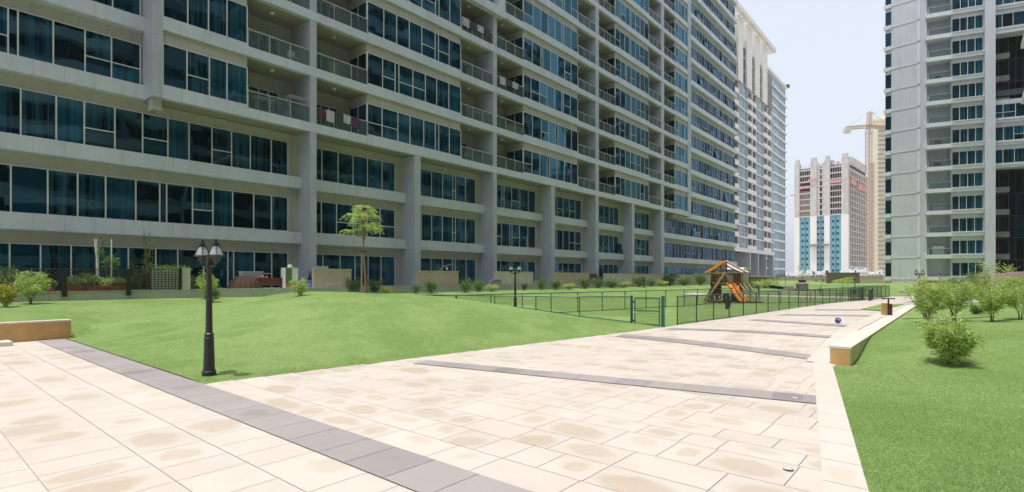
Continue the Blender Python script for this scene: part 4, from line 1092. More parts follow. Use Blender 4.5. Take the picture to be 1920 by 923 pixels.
screen(929, 1000, 'palewall', 1.14, 'pale terrace wall behind the second street lamp')
screen(1036, 1105, 'pinkwall', 1.10, 'pinkish terrace wall right of the pale one behind the lamp')
screen(1134, 1186, 'palewall', 1.08, 'pale terrace wall beside the covered purple furniture')
screen(1190, 1249, 'pinkwall', 1.06, 'pinkish terrace wall behind the small distant lamp')
screen(1250, 1333, 'pinkwall', 1.05, 'pinkish terrace wall behind the garden swing')
screen(1334, 1408, 'pinkwall', 1.05, 'farthest pinkish terrace wall, behind the play tower')
def terr(name, px, b, label, cat, z=None, group=None):
    return empty(name, (*onb(px, b), 1.09 if z is None else z), ROT, label, cat, group)
# white grid screen and its post, left of the first lamp
t = terr('grid_screen', 283, KB+0.1, 'white screen under a black grid on the kerb wall, with a hedge top', 'screen', KZ)
Lg = apx(335, KB+0.1)-apx(283, KB+0.1)
mb = MB(); mb.box(0, Lg, 0.06, 0.12, 0.0, 0.92); mb.build('panel', M['white'], t)
mb = MB()
for i in range(9): mb.box(Lg*i/8-0.012, Lg*i/8+0.012, -0.03, -0.01, 0.02, 0.93)
for i in range(9): mb.box(0, Lg, -0.034, -0.008, 0.04+i*0.108, 0.065+i*0.108)
mb.box(-0.03, 0.0, -0.04, 0.0, -0.12, 0.98); mb.box(Lg, Lg+0.12, -0.05, 0.02, -0.22, 1.0); mb.build('grid', M['black'], t)
mb = MB(); a1 = apx(357, KB+0.1)-apx(283, KB+0.1); mb.box(Lg+0.13, a1, 0.0, 0.3, -0.02, 1.0); mb.build('side_post', M['palewall'], t)
# lattice fence with posts
def chain(mb, p0, p1, zb0, zb1, h, pitch, r):
    p0 = Vector((p0[0], p0[1])); p1 = Vector((p1[0], p1[1])); L = (p1-p0).length
    if L < 0.02: return
    d = (p1-p0)/L
    step = pitch*1.4142; n = int((L+h)/step)+1
    def P(x, z): q = p0+d*x; return (q.x, q.y, zb0+(zb1-zb0)*x/L+z)
    for i in range(-int(h/step)-1, int(L/step)+1):
        x0 = i*step
        za, zb_ = max(0, -x0), min(h, L-x0)
        if zb_ > za: mb.bar(P(x0+za, za), P(x0+zb_, zb_), r*2, n=3)
        x1 = x0+h
        za2, zb2 = max(0, x1-L), min(h, x1)
        if zb2 > za2: mb.bar(P(x1-za2, za2), P(x1-zb2, zb2), r*2, n=3)
LF = empty('lattice_fence', (0, 0, 0), 0, 'dark lattice fence with square posts along the leftmost terrace', 'lattice fence')
mb = MB(); chain(mb, onb(-30, KB-0.05), onb(121, KB-0.05), KZ, KZ, 0.95, 0.13, 0.009); mb.build('lattice', M['wirebrown'], LF)
mb = MB(); chain(mb, onb(124, KB-0.05), onb(283, KB-0.05), KZ, KZ, 0.9, 0.085, 0.007); mb.build('lattice', M['wirebrown'], LF)
for px in (-28, 121, 241):
    x, y = onb(px, KB-0.08); mb = MB(); mb.M = Matrix.Translation((x, y, 0)) @ Matrix.Rotation(ROT, 4, 'Z'); mb.box(-0.08, 0.08, -0.04, 0.04, KZ-0.22, KZ+0.95); mb.build('post', M['black'], LF)
mb = MB()
for z in (0.03, 0.92): mb.bar((*onb(-30, KB-0.05), KZ+z), (*onb(283, KB-0.05), KZ+z), 0.03)
mb.build('rail', M['wirebrown'], LF)
# planters and their plants
def leaves(mb, c, n, rad, ll, lw, rnd, flat=1.0, up=0.3, droop=0.0, shell=0.0):
    for _ in range(n):
        while True:
            v = Vector((rnd.uniform(-1, 1), rnd.uniform(-1, 1), rnd.uniform(-1, 1)))
            if shell < v.length <= 1: break
        p = Vector((c[0]+v.x*rad[0], c[1]+v.y*rad[1], c[2]+v.z*rad[2]))
        d = Vector((v.x+rnd.gauss(0, 0.6), v.y+rnd.gauss(0, 0.6), (up+rnd.gauss(0, 0.5))*flat-droop)).normalized()
        leaf(mb, p, d, ll*rnd.uniform(0.6, 1.3), lw, rnd)
def leaf(mb, p, d, l, w_, rnd):
    s = d.cross(Vector((rnd.gauss(0, 1), rnd.gauss(0, 1), rnd.gauss(0, 1)))).normalized()*w_/2
    q = p+d*l*0.45; e = p+d*l-Vector((0, 0, l*0.12))
    a = mb.pt(p); b = mb.pt(q+s); c = mb.pt(e); f = mb.pt(q-s); mb.f.append([a, b, c, f])
def plant(name, loc, h, wd, seed, mat, label, cat, group=None, n=600, ll=0.13, lw=0.022, stems=10, base=0.25, rz=0.0, scale=1.0, lean=0.45, scat=0.05):
    rnd = random.Random(seed); o = empty(name, loc, rz, label, cat, group)
    st = MB(); lf = MB(); tips = []
    for k in range(stems):
        an = 2*math.pi*k/stems+rnd.uniform(-0.4, 0.4); rr_ = wd/2*rnd.uniform(0.2, 0.82); hh = h*rnd.uniform(0.52, 1.0)
        pts = [(0.03*math.cos(an), 0.03*math.sin(an), -0.05)]
        for j in range(1, 6):
            f = j/5; pts.append((math.cos(an)*rr_*(0.35*f+0.65*S(f*1.25))+rnd.gauss(0, 0.012), math.sin(an)*rr_*(0.35*f+0.65*S(f*1.25))+rnd.gauss(0, 0.012), hh*f))
        st.tube(pts, [0.011*h**0.5*(1-0.75*j/5) for j in range(6)], 4); tips.append(pts)
        for q in range(2):
            j = rnd.choice((2, 3, 4)); a = Vector(pts[j]); b = a+Vector((rnd.gauss(0, wd*0.08), rnd.gauss(0, wd*0.08), h*0.16*rnd.uniform(0.5, 1.4)))
            st.tube([tuple(a), tuple(b)], [0.006, 0.003], 3); tips.append([tuple(a), tuple(a), tuple((a+b)/2), tuple((a+b)/2), tuple(b), tuple(b)])
    for i in range(n):
        pts = rnd.choice(tips); f = base+(1-base)*rnd.random()**0.8; k = min(4, int(f*5)); fr = f*5-k
        p = Vector(pts[k]).lerp(Vector(pts[min(5, k+1)]), fr)
        p += Vector((rnd.gauss(0, 1), rnd.gauss(0, 1), rnd.gauss(0, 0.8)))*wd*scat
        out = Vector((p.x, p.y, 0)); out = out.normalized() if out.length > 0.01 else Vector((1, 0, 0))
        d = (out*rnd.uniform(0.2, 1.1)+Vector((rnd.gauss(0, 0.6), rnd.gauss(0, 0.6), rnd.uniform(-0.55, 1.0)))).normalized()
        leaf(lf, p, d, ll*rnd.uniform(0.6, 1.35), lw*rnd.uniform(0.7, 1.2), rnd)
    st.build('stems', M['twig'], o); lf.build('foliage', M[mat], o)
    o.scale = (scale,)*3; return o
pls = [(75, 104, 'short terracotta trough at the left end of the lattice fence'), (128, 158, 'terracotta trough just right of the first lattice post'), (163, 200, 'longest terracotta trough behind the lattice fence'), (203, 238, 'terracotta trough just left of the second lattice post')]
for i, (p0, p1, lab) in enumerate(pls):
    b = KB+0.45; a0, a1 = apx(p0, b), apx(p1, b)
    t = empty('planter', (*ab(a0, b), 1.10), ROT, lab, 'planter', 'terracotta troughs behind the lattice'); Lp = a1-a0
    mb = MB(); mb.hexa([(0.03, 0.03, 0), (Lp-0.03, 0.03, 0), (Lp-0.03, 0.27, 0), (0.03, 0.27, 0)], [(0, 0, 0.24), (Lp, 0, 0.24), (Lp, 0.3, 0.24), (0, 0.3, 0.24)])
    mb.box(-0.02, Lp+0.02, -0.02, 0.32, 0.241, 0.28); mb.build('trough', M['terracotta'], t)
tp = [(12, 0.7, 1.2, 'leaf_mid', 'dense bush behind the lattice at the left edge of the view', 1.3), (40, 0.6, 0.9, 'leaf_mid', 'bush behind the lattice above the pale round shrub', 1.0), (92, 0.5, 0.7, 'leaf_mid', 'plant growing in the short terracotta trough', 0.7), (140, 0.7, 0.8, 'leaf_mid', 'plant growing right of the first lattice post', 0.9),
      (172, 0.8, 0.9, 'leaf_mid', 'plant growing in the longest terracotta trough', 0.9), (192, 0.7, 0.9, 'leaf_light', 'paler plant between the two white poles', 0.85), (222, 0.7, 0.8, 'leaf_mid', 'plant growing left of the second lattice post', 0.8), (262, 1.1, 0.9, 'leaf_dark', 'dark plant beside the white grid screen', 1.15), (276, 1.9, 0.7, 'leaf_mid', 'tall thin bare plant above the white grid screen', 1.6)]
for i, (px, h, wd, mt, lab, sc) in enumerate(tp):
    plant('terrace_plant', (*onb(px, KB+0.6), 1.25), h*sc, wd*1.1, 50+i, mt, lab, 'plant', 'plants behind the lattice fence', n=420 if i < 8 else 120, ll=0.14, lw=0.04, stems=8)
tt = plant('terrace_tree', (*onb(203, KB+0.9), 1.2), 2.3, 1.0, 77, 'leaf_mid', 'slim young tree between the white poles behind the lattice', 'tree', n=330, ll=0.16, lw=0.05, stems=4, base=0.7)
for p0, y0, p1, y1, lab in ((177, 448, 188, 520, 'leaning white pole behind the lattice fence'), (209, 449, 209, 525, 'upright white pole right of the slim terrace tree'), (181, 448, 181, 522, 'upright white pole crossing the leaning one')):
    b = KB+0.7; x0, yy0 = onb(p0, b); x1, yy1 = onb(p1, b); z0 = H+(HY-y0)*yy0/F; z1 = 1.12
    o = empty('pole', (x1, yy1, z1), 0, lab, 'pole', 'white poles of the left terrace'); mb = MB(); mb.bar((0, 0, 0), (x0-x1, yy0-yy1, z0-z1), 0.05, n=8); mb.build('shaft', M['white'], o)
    mb = MB(); mb.box(-0.07, 0.07, -0.07, 0.07, -0.02, 0.05); mb.build('foot', M['steel'], o)
hd = MB(); rnd = random.Random(4); a0 = apx(285, KB+0.3); a1 = apx(345, KB+0.3)
hd.M = Matrix.Translation((*ab(a0, KB+0.35), 2.1)) @ Matrix.Rotation(ROT, 4, 'Z')
for k in range(8): leaves(hd, ((a1-a0)*k/7, 0, 0), 110, (0.35, 0.25, 0.22), 0.12, 0.035, rnd)
hh_ = hd.build('hedge', M['leaf_mid']); tag(hh_, 'trimmed hedge showing above the white grid screen', 'hedge')
# sofa under a cover, table, cabinet, board
t = terr('covered_sofa', 437, KB+0.9, 'brown covered sofa on the terrace right of the first lamp', 'sofa')
mb = MB(); Ls = 1.35
prof = [(0, 0), (0.12, 0.45), (0.35, 0.66), (0.75, 0.70), (1.15, 0.66), (1.32, 0.4), (1.38, 0)]
n = len(prof); rows_ = []
for yy, s in ((-0.1, 0.85), (0.1, 1.0), (0.6, 1.05), (0.8, 0.9)): rows_.append([mb.pt((p[0], yy, p[1]*s)) for p in prof])
for i in range(3):
    for j in range(n-1): mb.f.append([rows_[i][j], rows_[i][j+1], rows_[i+1][j+1], rows_[i+1][j]])
mb.f.append(rows_[0][::-1]); mb.f.append(rows_[3]); mb.build('cover', M['brownfab'], t, True)
mb = MB()
for k in range(4): mb.tube([(0.3+k*0.28, -0.12, 0.05), (0.32+k*0.28, -0.13, 0.35), (0.38+k*0.25, -0.02, 0.6)], [0.03, 0.025, 0.015], 5)
mb.build('folds', M['brownfab'], t)
t = terr('terrace_table', 480, KB+0.8, 'long red brown table beside the covered sofa', 'table')
Lt = apx(531, KB+0.8)-apx(480, KB+0.8)
mb = MB(); mb.box(0, Lt, 0, 0.7, 0.56, 0.62); mb.build('tabletop', M['redbrown'], t)
mb = MB(); mb.box(0.05, Lt-0.05, 0.05, 0.1, 0.2, 0.56); mb.build('front_panel', M['redbrown'], t)
for xx in (0.05, Lt-0.12):
    for yy in (0.05, 0.6): mb = MB(); mb.box(xx, xx+0.07, yy, yy+0.07, 0, 0.56); mb.build('leg', M['redbrown'], t)
t = terr('tray', 489, KB+0.95, 'orange and white items on the red brown table', 'tray', 1.71)
mb = MB(); mb.box(0, 0.5, 0, 0.3, 0, 0.03); mb.build('base', M['orange'], t); mb = MB(); mb.lathe([(0.02, 0), (0.07, 0.02), (0.09, 0.1), (0.05, 0.11)], c=(0.15, 0.12, 0.03)); mb.lathe([(0.02, 0), (0.06, 0.02), (0.07, 0.08)], c=(0.36, 0.12, 0.03)); mb.build('cup', M['white'], t)
t = terr('white_box', 455, KB+1.6, 'pale box seen behind the covered sofa', 'box'); mb = MB(); mb.box(0, 1.1, 0, 0.5, 0, 0.93); bevel(mb.build('body', M['whitecloth'], t), 0.03); mb = MB(); mb.box(-0.02, 1.12, -0.02, 0.52, 0.931, 0.97); mb.build('lid', M['white'], t)
t = terr('cabinet', 535, KB+0.5, 'tall cabinet with a green and mustard door and a white side', 'cabinet')
La = apx(547, KB+0.5)-apx(535, KB+0.5); Lb = apx(559, KB+0.5)-apx(535, KB+0.5)
mb = MB(); mb.box(0, Lb, 0, 0.5, 0, 1.18); mb.build('body', M['white'], t)
mb = MB(); mb.box(0.01, La, -0.03, -0.001, 0.28, 1.17); mb.build('door', M['green'], t); mb = MB(); mb.box(0.01, La, -0.03, -0.001, 0.02, 0.275); mb.build('drawer', M['mustard'], t)
t = terr('birdhouse', 545, KB+0.6, 'small white pitched birdhouse on top of the cabinet', 'birdhouse', 2.272)
mb = MB(); mb.prism([(-0.1, 0), (0.1, 0), (0.1, 0.12), (-0.1, 0.12)], 0, 0.06); mb.build('body', M['white'], t); mb = MB(); mb.hexa([(-0.14, -0.02, 0.061), (0.14, -0.02, 0.061), (0.14, 0.14, 0.061), (-0.14, 0.14, 0.061)], [(-0.01, -0.02, 0.19), (0.01, -0.02, 0.19), (0.01, 0.14, 0.19), (-0.01, 0.14, 0.19)]); mb.build('roof', M['white'], t)
t = terr('table_tennis_board', 564, KB+0.4, 'blue board leaning folded against the first tall column', 'board')
mb = MB(); mb.hexa([(0, 0, 0.02), (0.72, 0, 0.02), (0.72, 0.05, 0.02), (0, 0.05, 0.02)], [(0.05, 0.3, 0.52), (0.85, 0.3, 0.52), (0.85, 0.35, 0.52), (0.05, 0.35, 0.52)]); mb.build('board', M['blue'], t); mb = MB(); mb.bar((0.78, 0.02, 0), (0.9, 0.33, 0.54), 0.04); mb.bar((-0.02, 0.02, 0), (0.02, 0.33, 0.54), 0.04); mb.build('frame', M['black'], t)
t = terr('potted_flower', 581, KB+0.9, 'small dark pot with red flowers by the first tall column', 'flower pot', 1.75)
mb = MB(); mb.lathe([(0.05, 0), (0.08, 0.14), (0.09, 0.15)]); mb.build('pot', M['maroon'], t); mb = MB(); leaves(mb, (0, 0, 0.28), 60, (0.12, 0.12, 0.14), 0.08, 0.03, random.Random(6)); mb.build('foliage', M['leaf_dark'], t)
mb = MB(); mb.box(-0.1, 0.1, -0.1, 0.1, -0.64, -0.01); mb.build('stand', M['black'], t)
t = terr('covered_barbecue', 920, KB+0.2, 'grey wrapped barbecue in front of the third tall column', 'barbecue')
mb = MB(); mb.hexa([(0, 0, 0.04), (1.35, 0, 0.04), (1.35, 0.5, 0.04), (0, 0.5, 0.04)], [(0.35, 0.08, 0.52), (1.25, 0.08, 0.6), (1.25, 0.42, 0.6), (0.35, 0.42, 0.52)]); bevel(mb.build('cover', M['greycover'], t), 0.08, 3)
mb = MB(); mb.tube([(0.1, -0.02, 0.2), (0.6, -0.03, 0.42), (1.3, -0.02, 0.35)], 0.02, 5); mb.bar((0.15, 0.1, 0), (0.15, 0.1, 0.06), 0.05); mb.bar((1.2, 0.1, 0), (1.2, 0.1, 0.06), 0.05); mb.build('strap', M['black'], t)
t = terr('garden_table', 1003, KB+0.6, 'small white garden table right of the pale terrace wall', 'table')
mb = MB(); mb.box(0, 0.8, 0, 0.5, 0.28, 0.32); mb.build('tabletop', M['white'], t)
for xx in (0.05, 0.7): mb = MB(); mb.box(xx, xx+0.05, 0.05, 0.1, 0, 0.28); mb.build('leg', M['white'], t)
t = terr('covered_furniture', 1108, KB+0.35, 'dark purple covered garden furniture between two terrace walls', 'covered furniture')
mb = MB(); mb.hexa([(0, 0, 0), (2.3, 0, 0), (2.3, 0.6, 0), (0, 0.6, 0)], [(0.1, 0.05, 1.0), (1.2, 0.05, 1.05), (1.2, 0.5, 1.05), (0.1, 0.5, 1.0)]); bevel(mb.build('cover', M['purple'], t), 0.12, 3); mb = MB(); mb.hexa([(1.0, -0.1, 0), (2.2, -0.1, 0), (2.2, 0.3, 0), (1.0, 0.3, 0)], [(1.1, 0, 0.8), (1.9, 0, 0.7), (1.9, 0.3, 0.7), (1.1, 0.3, 0.8)]); bevel(mb.build('cushion_pile', M['maroon'], t), 0.1, 3)
t = terr('arched_lamp', 822, KB+1.4, 'thin curved grey garden arch above the pinkish wall', 'arch')
mb = MB(); mb.tube([(0, 0, 0), (0.05, 0, 1.1), (0.5, 0, 1.45), (1.2, 0, 1.6)], 0.02, 6); mb.build('arm', M['steel'], t); mb = MB(); mb.lathe([(0.12, 0), (0.12, 0.05)], n=8); mb.build('foot', M['steel'], t)
t = terr('globe_lamp', 838, KB+0.39, 'small white globe lamp on top of the second terrace wall', 'lamp', 2.20)
mb = MB(); mb.lathe([(0.03, 0), (0.03, 0.08)], n=8); mb.build('stem', M['black'], t); mb = MB(); mb.lathe([(0.09*math.sin(math.pi*k/7)+0.0003, 0.08+0.09-0.09*math.cos(math.pi*k/7)) for k in range(8)]); mb.build('globe', M['white'], t, True)
t = terr('ac_unit', 595, KB+1.2, 'white box unit behind the nearest pinkish terrace wall', 'air conditioner')
mb = MB(); mb.hexa([(0, 0, 0), (0.85, 0, 0), (0.85, 0.4, 0), (0, 0.4, 0)], [(0, 0, 1.32), (0.7, 0, 1.32), (0.7, 0.4, 1.32), (0, 0.4, 1.32)]); mb.build('casing', M['palewall'], t); mb = MB(); mb.lathe([(0.16, 0), (0.16, 0.01)], c=(0.35, -0.02, 0.9), n=12); mb.build('fan_grille', M['black'], t)
# swing on the far terrace
t = terr('garden_swing', 1252, KB-0.6, 'dark A framed garden swing against the far pinkish wall', 'swing', 0.72)
mb = MB()
for xx in (0.0, 1.9): mb.bar((xx-0.5, 0, 0), (xx, 0.4, 1.5), 0.05); mb.bar((xx+0.5, 0.8, 0), (xx, 0.4, 1.5), 0.05)
mb.bar((0, 0.4, 1.5), (1.9, 0.4, 1.5), 0.05); mb.build('frame', M['black'], t); mb = MB(); mb.box(0.4, 1.5, 0.2, 0.6, 0.45, 0.5); mb.build('seat', M['black'], t)
mb = MB()
for xx in (0.45, 1.45): mb.bar((xx, 0.4, 0.5), (xx, 0.4, 1.5), 0.02)
mb.build('chain', M['black'], t)
# canopy roof far
x, y = at(1398, 62); t = empty('awning', (x, y, 0), ROT, 'pale curved canopy roof behind the play tower', 'canopy')
mb = MB(); nseg = 8
for i in range(nseg):
    u0, u1 = i/nseg, (i+1)/nseg; z0 = 2.55+0.35*math.sin(math.pi*(0.15+0.75*u0)); z1 = 2.55+0.35*math.sin(math.pi*(0.15+0.75*u1))
    mb.hexa([(3.2*u0-1, 0, z0-0.06), (3.2*u1-1, 0, z1-0.06), (3.2*u1-1, 2, z1-0.06), (3.2*u0-1, 2, z0-0.06)], [(3.2*u0-1, 0, z0), (3.2*u1-1, 0, z1), (3.2*u1-1, 2, z1), (3.2*u0-1, 2, z0)])
mb.build('roof', M['towerband'], t)
for xx in (-0.9, 2.0): mb = MB(); mb.bar((xx, 0.1, 0), (xx, 0.1, 2.6), 0.08); mb.build('post', M['black'], t)

# ================================================================= FENCES
def fence_run(pts, h, label, post_mat='dark_green', rail_mat='green_metal', spacing=1.55, pitch=0.065, wire=True, wr=0.0036, ztop_fn=None, post_w=0.042, bottom=True):
    root = empty('chain_link_fence', (*pts[0], 0), 0, label, 'fence', 'green chain link fences round the enclosure'); root_loc = Vector((*pts[0], 0))
    rail = MB(); net = MB()
    for i in range(len(pts)-1):
        a = Vector(pts[i]); b = Vector(pts[i+1]); L = (b-a).length; n = max(1, round(L/spacing))
        for k in range(n+1):
            if i > 0 and k == 0: continue
            p = a.lerp(b, k/n); z = gz(p.x, p.y); mb = MB(); mb.M = Matrix.Translation(-root_loc)
            mb.bar((p.x, p.y, z-0.1), (p.x, p.y, max(h, z*0.0+h)), post_w, n=8); mb.build('post', M[post_mat], root)
        rail.M = net.M = Matrix.Translation(-root_loc)
        rail.bar((a.x, a.y, h), (b.x, b.y, h), 0.042, n=8)
        for k in range(n):
            p = a.lerp(b, k/n); q = a.lerp(b, (k+1)/n)
            if bottom: rail.bar((p.x, p.y, gz(p.x, p.y)+0.05), (q.x, q.y, gz(q.x, q.y)+0.05), 0.03, n=6)
            if wire: zb = max(gz(p.x, p.y), gz(q.x, q.y))+0.05; zb = min(zb, h-0.15); chain(net, p, q, zb, zb, h-zb, pitch, wr)
    rail.build('rail', M[rail_mat], root)
    if wire: net.build('wire_mesh', M['wire'], root)
    return root
Gr = gp(1243, 613.5); Gl = gp(1183, 611.5)
Pstart = gp(1270, 610)
Pend = (30.6, 44.2)
Cn = (-3.7, 21.2)
fh_ = 1.05
mid = lerp(Gl, Cn, 0.5)
fence_run([Gl, (2.4, 19.0), Cn], fh_, 'near chain link fence run left of the gate, half hidden by the mound', post_mat='green_metal')
fence_run([Pstart, Pend], fh_, 'chain link fence run along the path, right of the gate', spacing=1.55)
fence_run([Cn, (10.2, 31.6), (19.0, 41.0), (24.0, 52.0)], 1.0, 'far chain link fence run in front of the terrace bushes', rail_mat='dark_green', spacing=1.8, pitch=0.14, wr=0.004)
fence_run([Pend, (33.4, 47.2), (24.0, 52.0)], 1.0, 'farthest chain link fence run at the end of the enclosure', rail_mat='dark_green', spacing=1.7, pitch=0.14, wr=0.004)
fence_run([(13.5, 34.8), (24.5, 36.6), (28.2, 41.7)], 0.85, 'low inner chain link fence crossing behind the play tower', rail_mat='dark_green', spacing=2.4, pitch=0.12, wr=0.003)
def gate(p, q, h, label):
    p = Vector(p); q = Vector(q); L = (q-p).length; rz = math.atan2(q.y-p.y, q.x-p.x)
    o = empty('fence_gate', (p.x, p.y, 0), rz, label, 'gate')
    for x, wv, mt in ((-0.02, 0.07, 'dark_green'), (L, 0.12, 'green_metal')): mb = MB(); mb.box(x-wv/2, x+wv/2, -wv/2, wv/2, -0.1, h+0.02); bevel(mb.build('gate_post', M[mt], o), 0.008)
    mb = MB()
    for x in (0.09, L-0.12): mb.box(x-0.022, x+0.022, -0.022, 0.022, 0.06, h-0.05)
    for z in (0.06, h*0.52, h-0.06): mb.box(0.112, L-0.142, -0.02, 0.02, z-0.022, z+0.022)
    mb.build('leaf_frame', M['green_metal'], o)
    mb = MB(); n = int((L-0.2)/0.05)
    for i in range(n): mb.bar((0.1+i*0.05, 0, 0.06), (0.1+i*0.05, 0, h-0.06), 0.006, n=3)
    for i in range(int((h-0.1)/0.05)): mb.bar((0.1, 0.006, 0.06+i*0.05), (L-0.12, 0.006, 0.06+i*0.05), 0.006, n=3)
    mb.build('wire_mesh', M['wire'], o)
    mb = MB()
    for z in (0.2, h-0.2): mb.box(0.0, 0.09, -0.03, 0.0, z-0.03, z+0.03)
    mb.build('hinge', M['dark_green'], o); mb = MB(); mb.box(0.05, 0.16, -0.05, -0.022, h*0.45, h*0.49); mb.build('latch', M['steel'], o)
    return o
gate((Gl[0]+0.05, Gl[1]-0.01), Gr, 1.07, 'green mesh gate at the near corner of the enclosure')
k0 = 0.705; k1 = 0.80
ga = lerp(Pstart, Pend, k0); gb = lerp(Pstart, Pend, k1)
nrm_ = (0.05, -0.06); gate((ga[0]+nrm_[0], ga[1]+nrm_[1]), (gb[0]+nrm_[0], gb[1]+nrm_[1]), 1.0, 'second green gate near the far end of the path fence')
# clothes over the rail
def onfence(px):
    u = (px-CX)/F; a = Vector(Pstart); b = Vector(Pend); d = b-a; k = (u*a.y-a.x)/(d.x-u*d.y); p = a+d*k; return (p.x, p.y)
fr = math.atan2(Pend[1]-Pstart[1], Pend[0]-Pstart[0])
t = empty('jacket', (*onfence(1361), 0), fr, 'dark grey jacket hanging over the path fence in front of the play tower', 'jacket')
mb = MB(); mb.hexa([(-0.17, -0.06, 0.42), (0.12, -0.07, 0.40), (0.12, -0.045, 0.40), (-0.17, -0.04, 0.42)], [(-0.2, -0.06, 1.06), (0.17, -0.06, 1.06), (0.17, -0.03, 1.06), (-0.2, -0.03, 1.06)])
mb.box(-0.2, 0.17, -0.06, 0.06, 1.061, 1.085); mb.hexa([(-0.18, 0.03, 0.7), (0.12, 0.03, 0.7), (0.12, 0.05, 0.7), (-0.18, 0.05, 0.7)], [(-0.2, 0.03, 1.06), (0.17, 0.03, 1.06), (0.17, 0.06, 1.06), (-0.2, 0.06, 1.06)])
bevel(mb.build('body', M['darkgreyfab'], t), 0.012); mb = MB(); mb.tube([(0.12, -0.07, 1.0), (0.2, -0.08, 0.7), (0.17, -0.09, 0.5)], 0.045, 6); mb.tube([(-0.16, -0.07, 1.0), (-0.24, -0.08, 0.85), (-0.2, -0.09, 0.65)], 0.04, 6); mb.build('sleeve', M['darkgreyfab'], t)
mb = MB(); mb.hexa([(-0.16, -0.062, 0.36), (0.1, -0.072, 0.35), (0.1, -0.05, 0.35), (-0.16, -0.05, 0.36)], [(-0.165, -0.062, 0.42), (0.115, -0.072, 0.40), (0.115, -0.05, 0.40), (-0.165, -0.05, 0.42)]); mb.build('lining', M['whitecloth'], t)
for px, mt, wv, lab in ((1337, 'blue', 0.22, 'dark blue cloth hung on the path fence'), (1346, 'maroon', 0.24, 'maroon and white cloth hung on the path fence'), (1355, 'black', 0.16, 'small black bag hung on the path fence')):
    t = empty('bag' if 'bag' in lab else 'cloth', (*onfence(px), 0), fr, lab, 'bag' if 'bag' in lab else 'cloth'); mb = MB(); mb.hexa([(-wv/2, -0.06, 0.84), (wv/2, -0.06, 0.84), (wv/2, -0.04, 0.84), (-wv/2, -0.04, 0.84)], [(-wv/2, -0.04, 1.06), (wv/2, -0.04, 1.06), (wv/2, -0.025, 1.06), (-wv/2, -0.025, 1.06)]); bevel(mb.build('body', M[mt], t), 0.008)
    mb = MB(); mb.box(-wv/4, wv/4, -0.068, -0.061, 0.9, 0.98) if mt != 'black' else mb.tube([(-0.05, -0.04, 1.04), (0, -0.02, 1.1), (0.05, -0.04, 1.04)], 0.008, 4); mb.build('detail', M['whitecloth' if mt != 'black' else 'black'], t)

# ================================================================= LAMPS
def make_lamp(loc, rz, label, h=2.30, sep=0.28):
    o = empty('street_lamp', loc, rz, label, 'street lamp', 'twin headed lamps in the garden')
    mb = MB(); mb.lathe([(0.115, 0), (0.115, 0.10), (0.10, 0.12), (0.092, 0.16), (0.080, 0.62), (0.077, 0.66), (0.083, 0.67), (0.083, 0.69), (0.070, 0.70), (0.070, 0.73), (0.080, 0.74), (0.080, 0.76), (0.058, 0.78)], n=20)
    mb.build('base', M['black'], o, False)
    zt = h-0.42; mb = MB(); mb.lathe([(0.058, 0.775), (0.042, zt-0.12), (0.052, zt-0.10), (0.052, zt+0.03), (0.04, zt+0.06), (0.045, zt+0.09), (0.03, zt+0.13), (0.004, zt+0.16)], n=16); mb.build('pole', M['black'], o)
    mb = MB()
    for s in (-1, 1): mb.tube([(0, 0, zt-0.03), (s*sep*0.45, 0, zt-0.06), (s*sep*0.85, 0, zt-0.035), (s*sep, 0, zt+0.02)], [0.02, 0.018, 0.018, 0.024], 8)
    mb.build('arm', M['black'], o)
    for s in (-1, 1):
        c = (s*sep, 0, zt); r6 = math.pi/6
        mb = MB(); mb.lathe([(0.03, 0.0), (0.055, 0.03), (0.10, 0.115), (0.118, 0.135), (0.165, 0.125), (0.168, 0.135), (0.125, 0.152), (0.118, 0.150)], c=c, n=6, rot=r6); hd = mb.build('lamp_head', M['black'], o)
        mb = MB(); mb.lathe([(0.128, 0.151), (0.066, 0.30)], c=c, n=6, rot=r6); mb.build('glass', M['lampglass'], hd)
        mb = MB()
        for k in range(6):
            an = r6+k*math.pi/3; mb.bar((c[0]+0.134*math.cos(an), 0.134*math.sin(an), c[2]+0.15), (c[0]+0.068*math.cos(an), 0.068*math.sin(an), c[2]+0.305), 0.011)
        mb.lathe([(0.078, 0.30), (0.078, 0.318), (0.045, 0.325), (0.045, 0.345), (0.058, 0.35), (0.058, 0.36), (0.018, 0.368), (0.018, 0.385), (0.026, 0.40), (0.026, 0.415), (0.003, 0.43)], c=c, n=6, rot=r6)
        mb.build('cap', M['black'], hd)
    return o
x, y, z = hit(392, 706); LA = make_lamp((x, y, z-0.01), R(149), 'nearest black twin headed lamp on the grass corner by the paving', 2.42, 0.215)
def put_lamp(px, t, rz, label, z=0.0, sc=1.0):
    c = copy_tree(LA); x, y = at(px, t); c.location = (x, y, z); c.rotation_euler = (0, 0, rz); c['label'] = label; c.scale = (sc,)*3; return c
put_lamp(966, 27.6, 0.1, 'black twin headed lamp behind the mound, in front of the pale terrace wall', 0.0)
put_lamp(1208, 56, 0.1, 'small distant twin lamp in front of the far pinkish walls', 0.0, 0.83)
put_lamp(1724, 35, 0.0, 'black twin headed lamp rising behind the right shrubs, before the tower', 0.0, 0.93)
put_lamp(1603, 52, 0.2, 'distant twin lamp inside the fence in front of the brown enclosure', 0, 0.75)
put_lamp(1457.5, 84, 0.1, 'most distant twin lamp, left of the boundary wall', 0, 0.85)
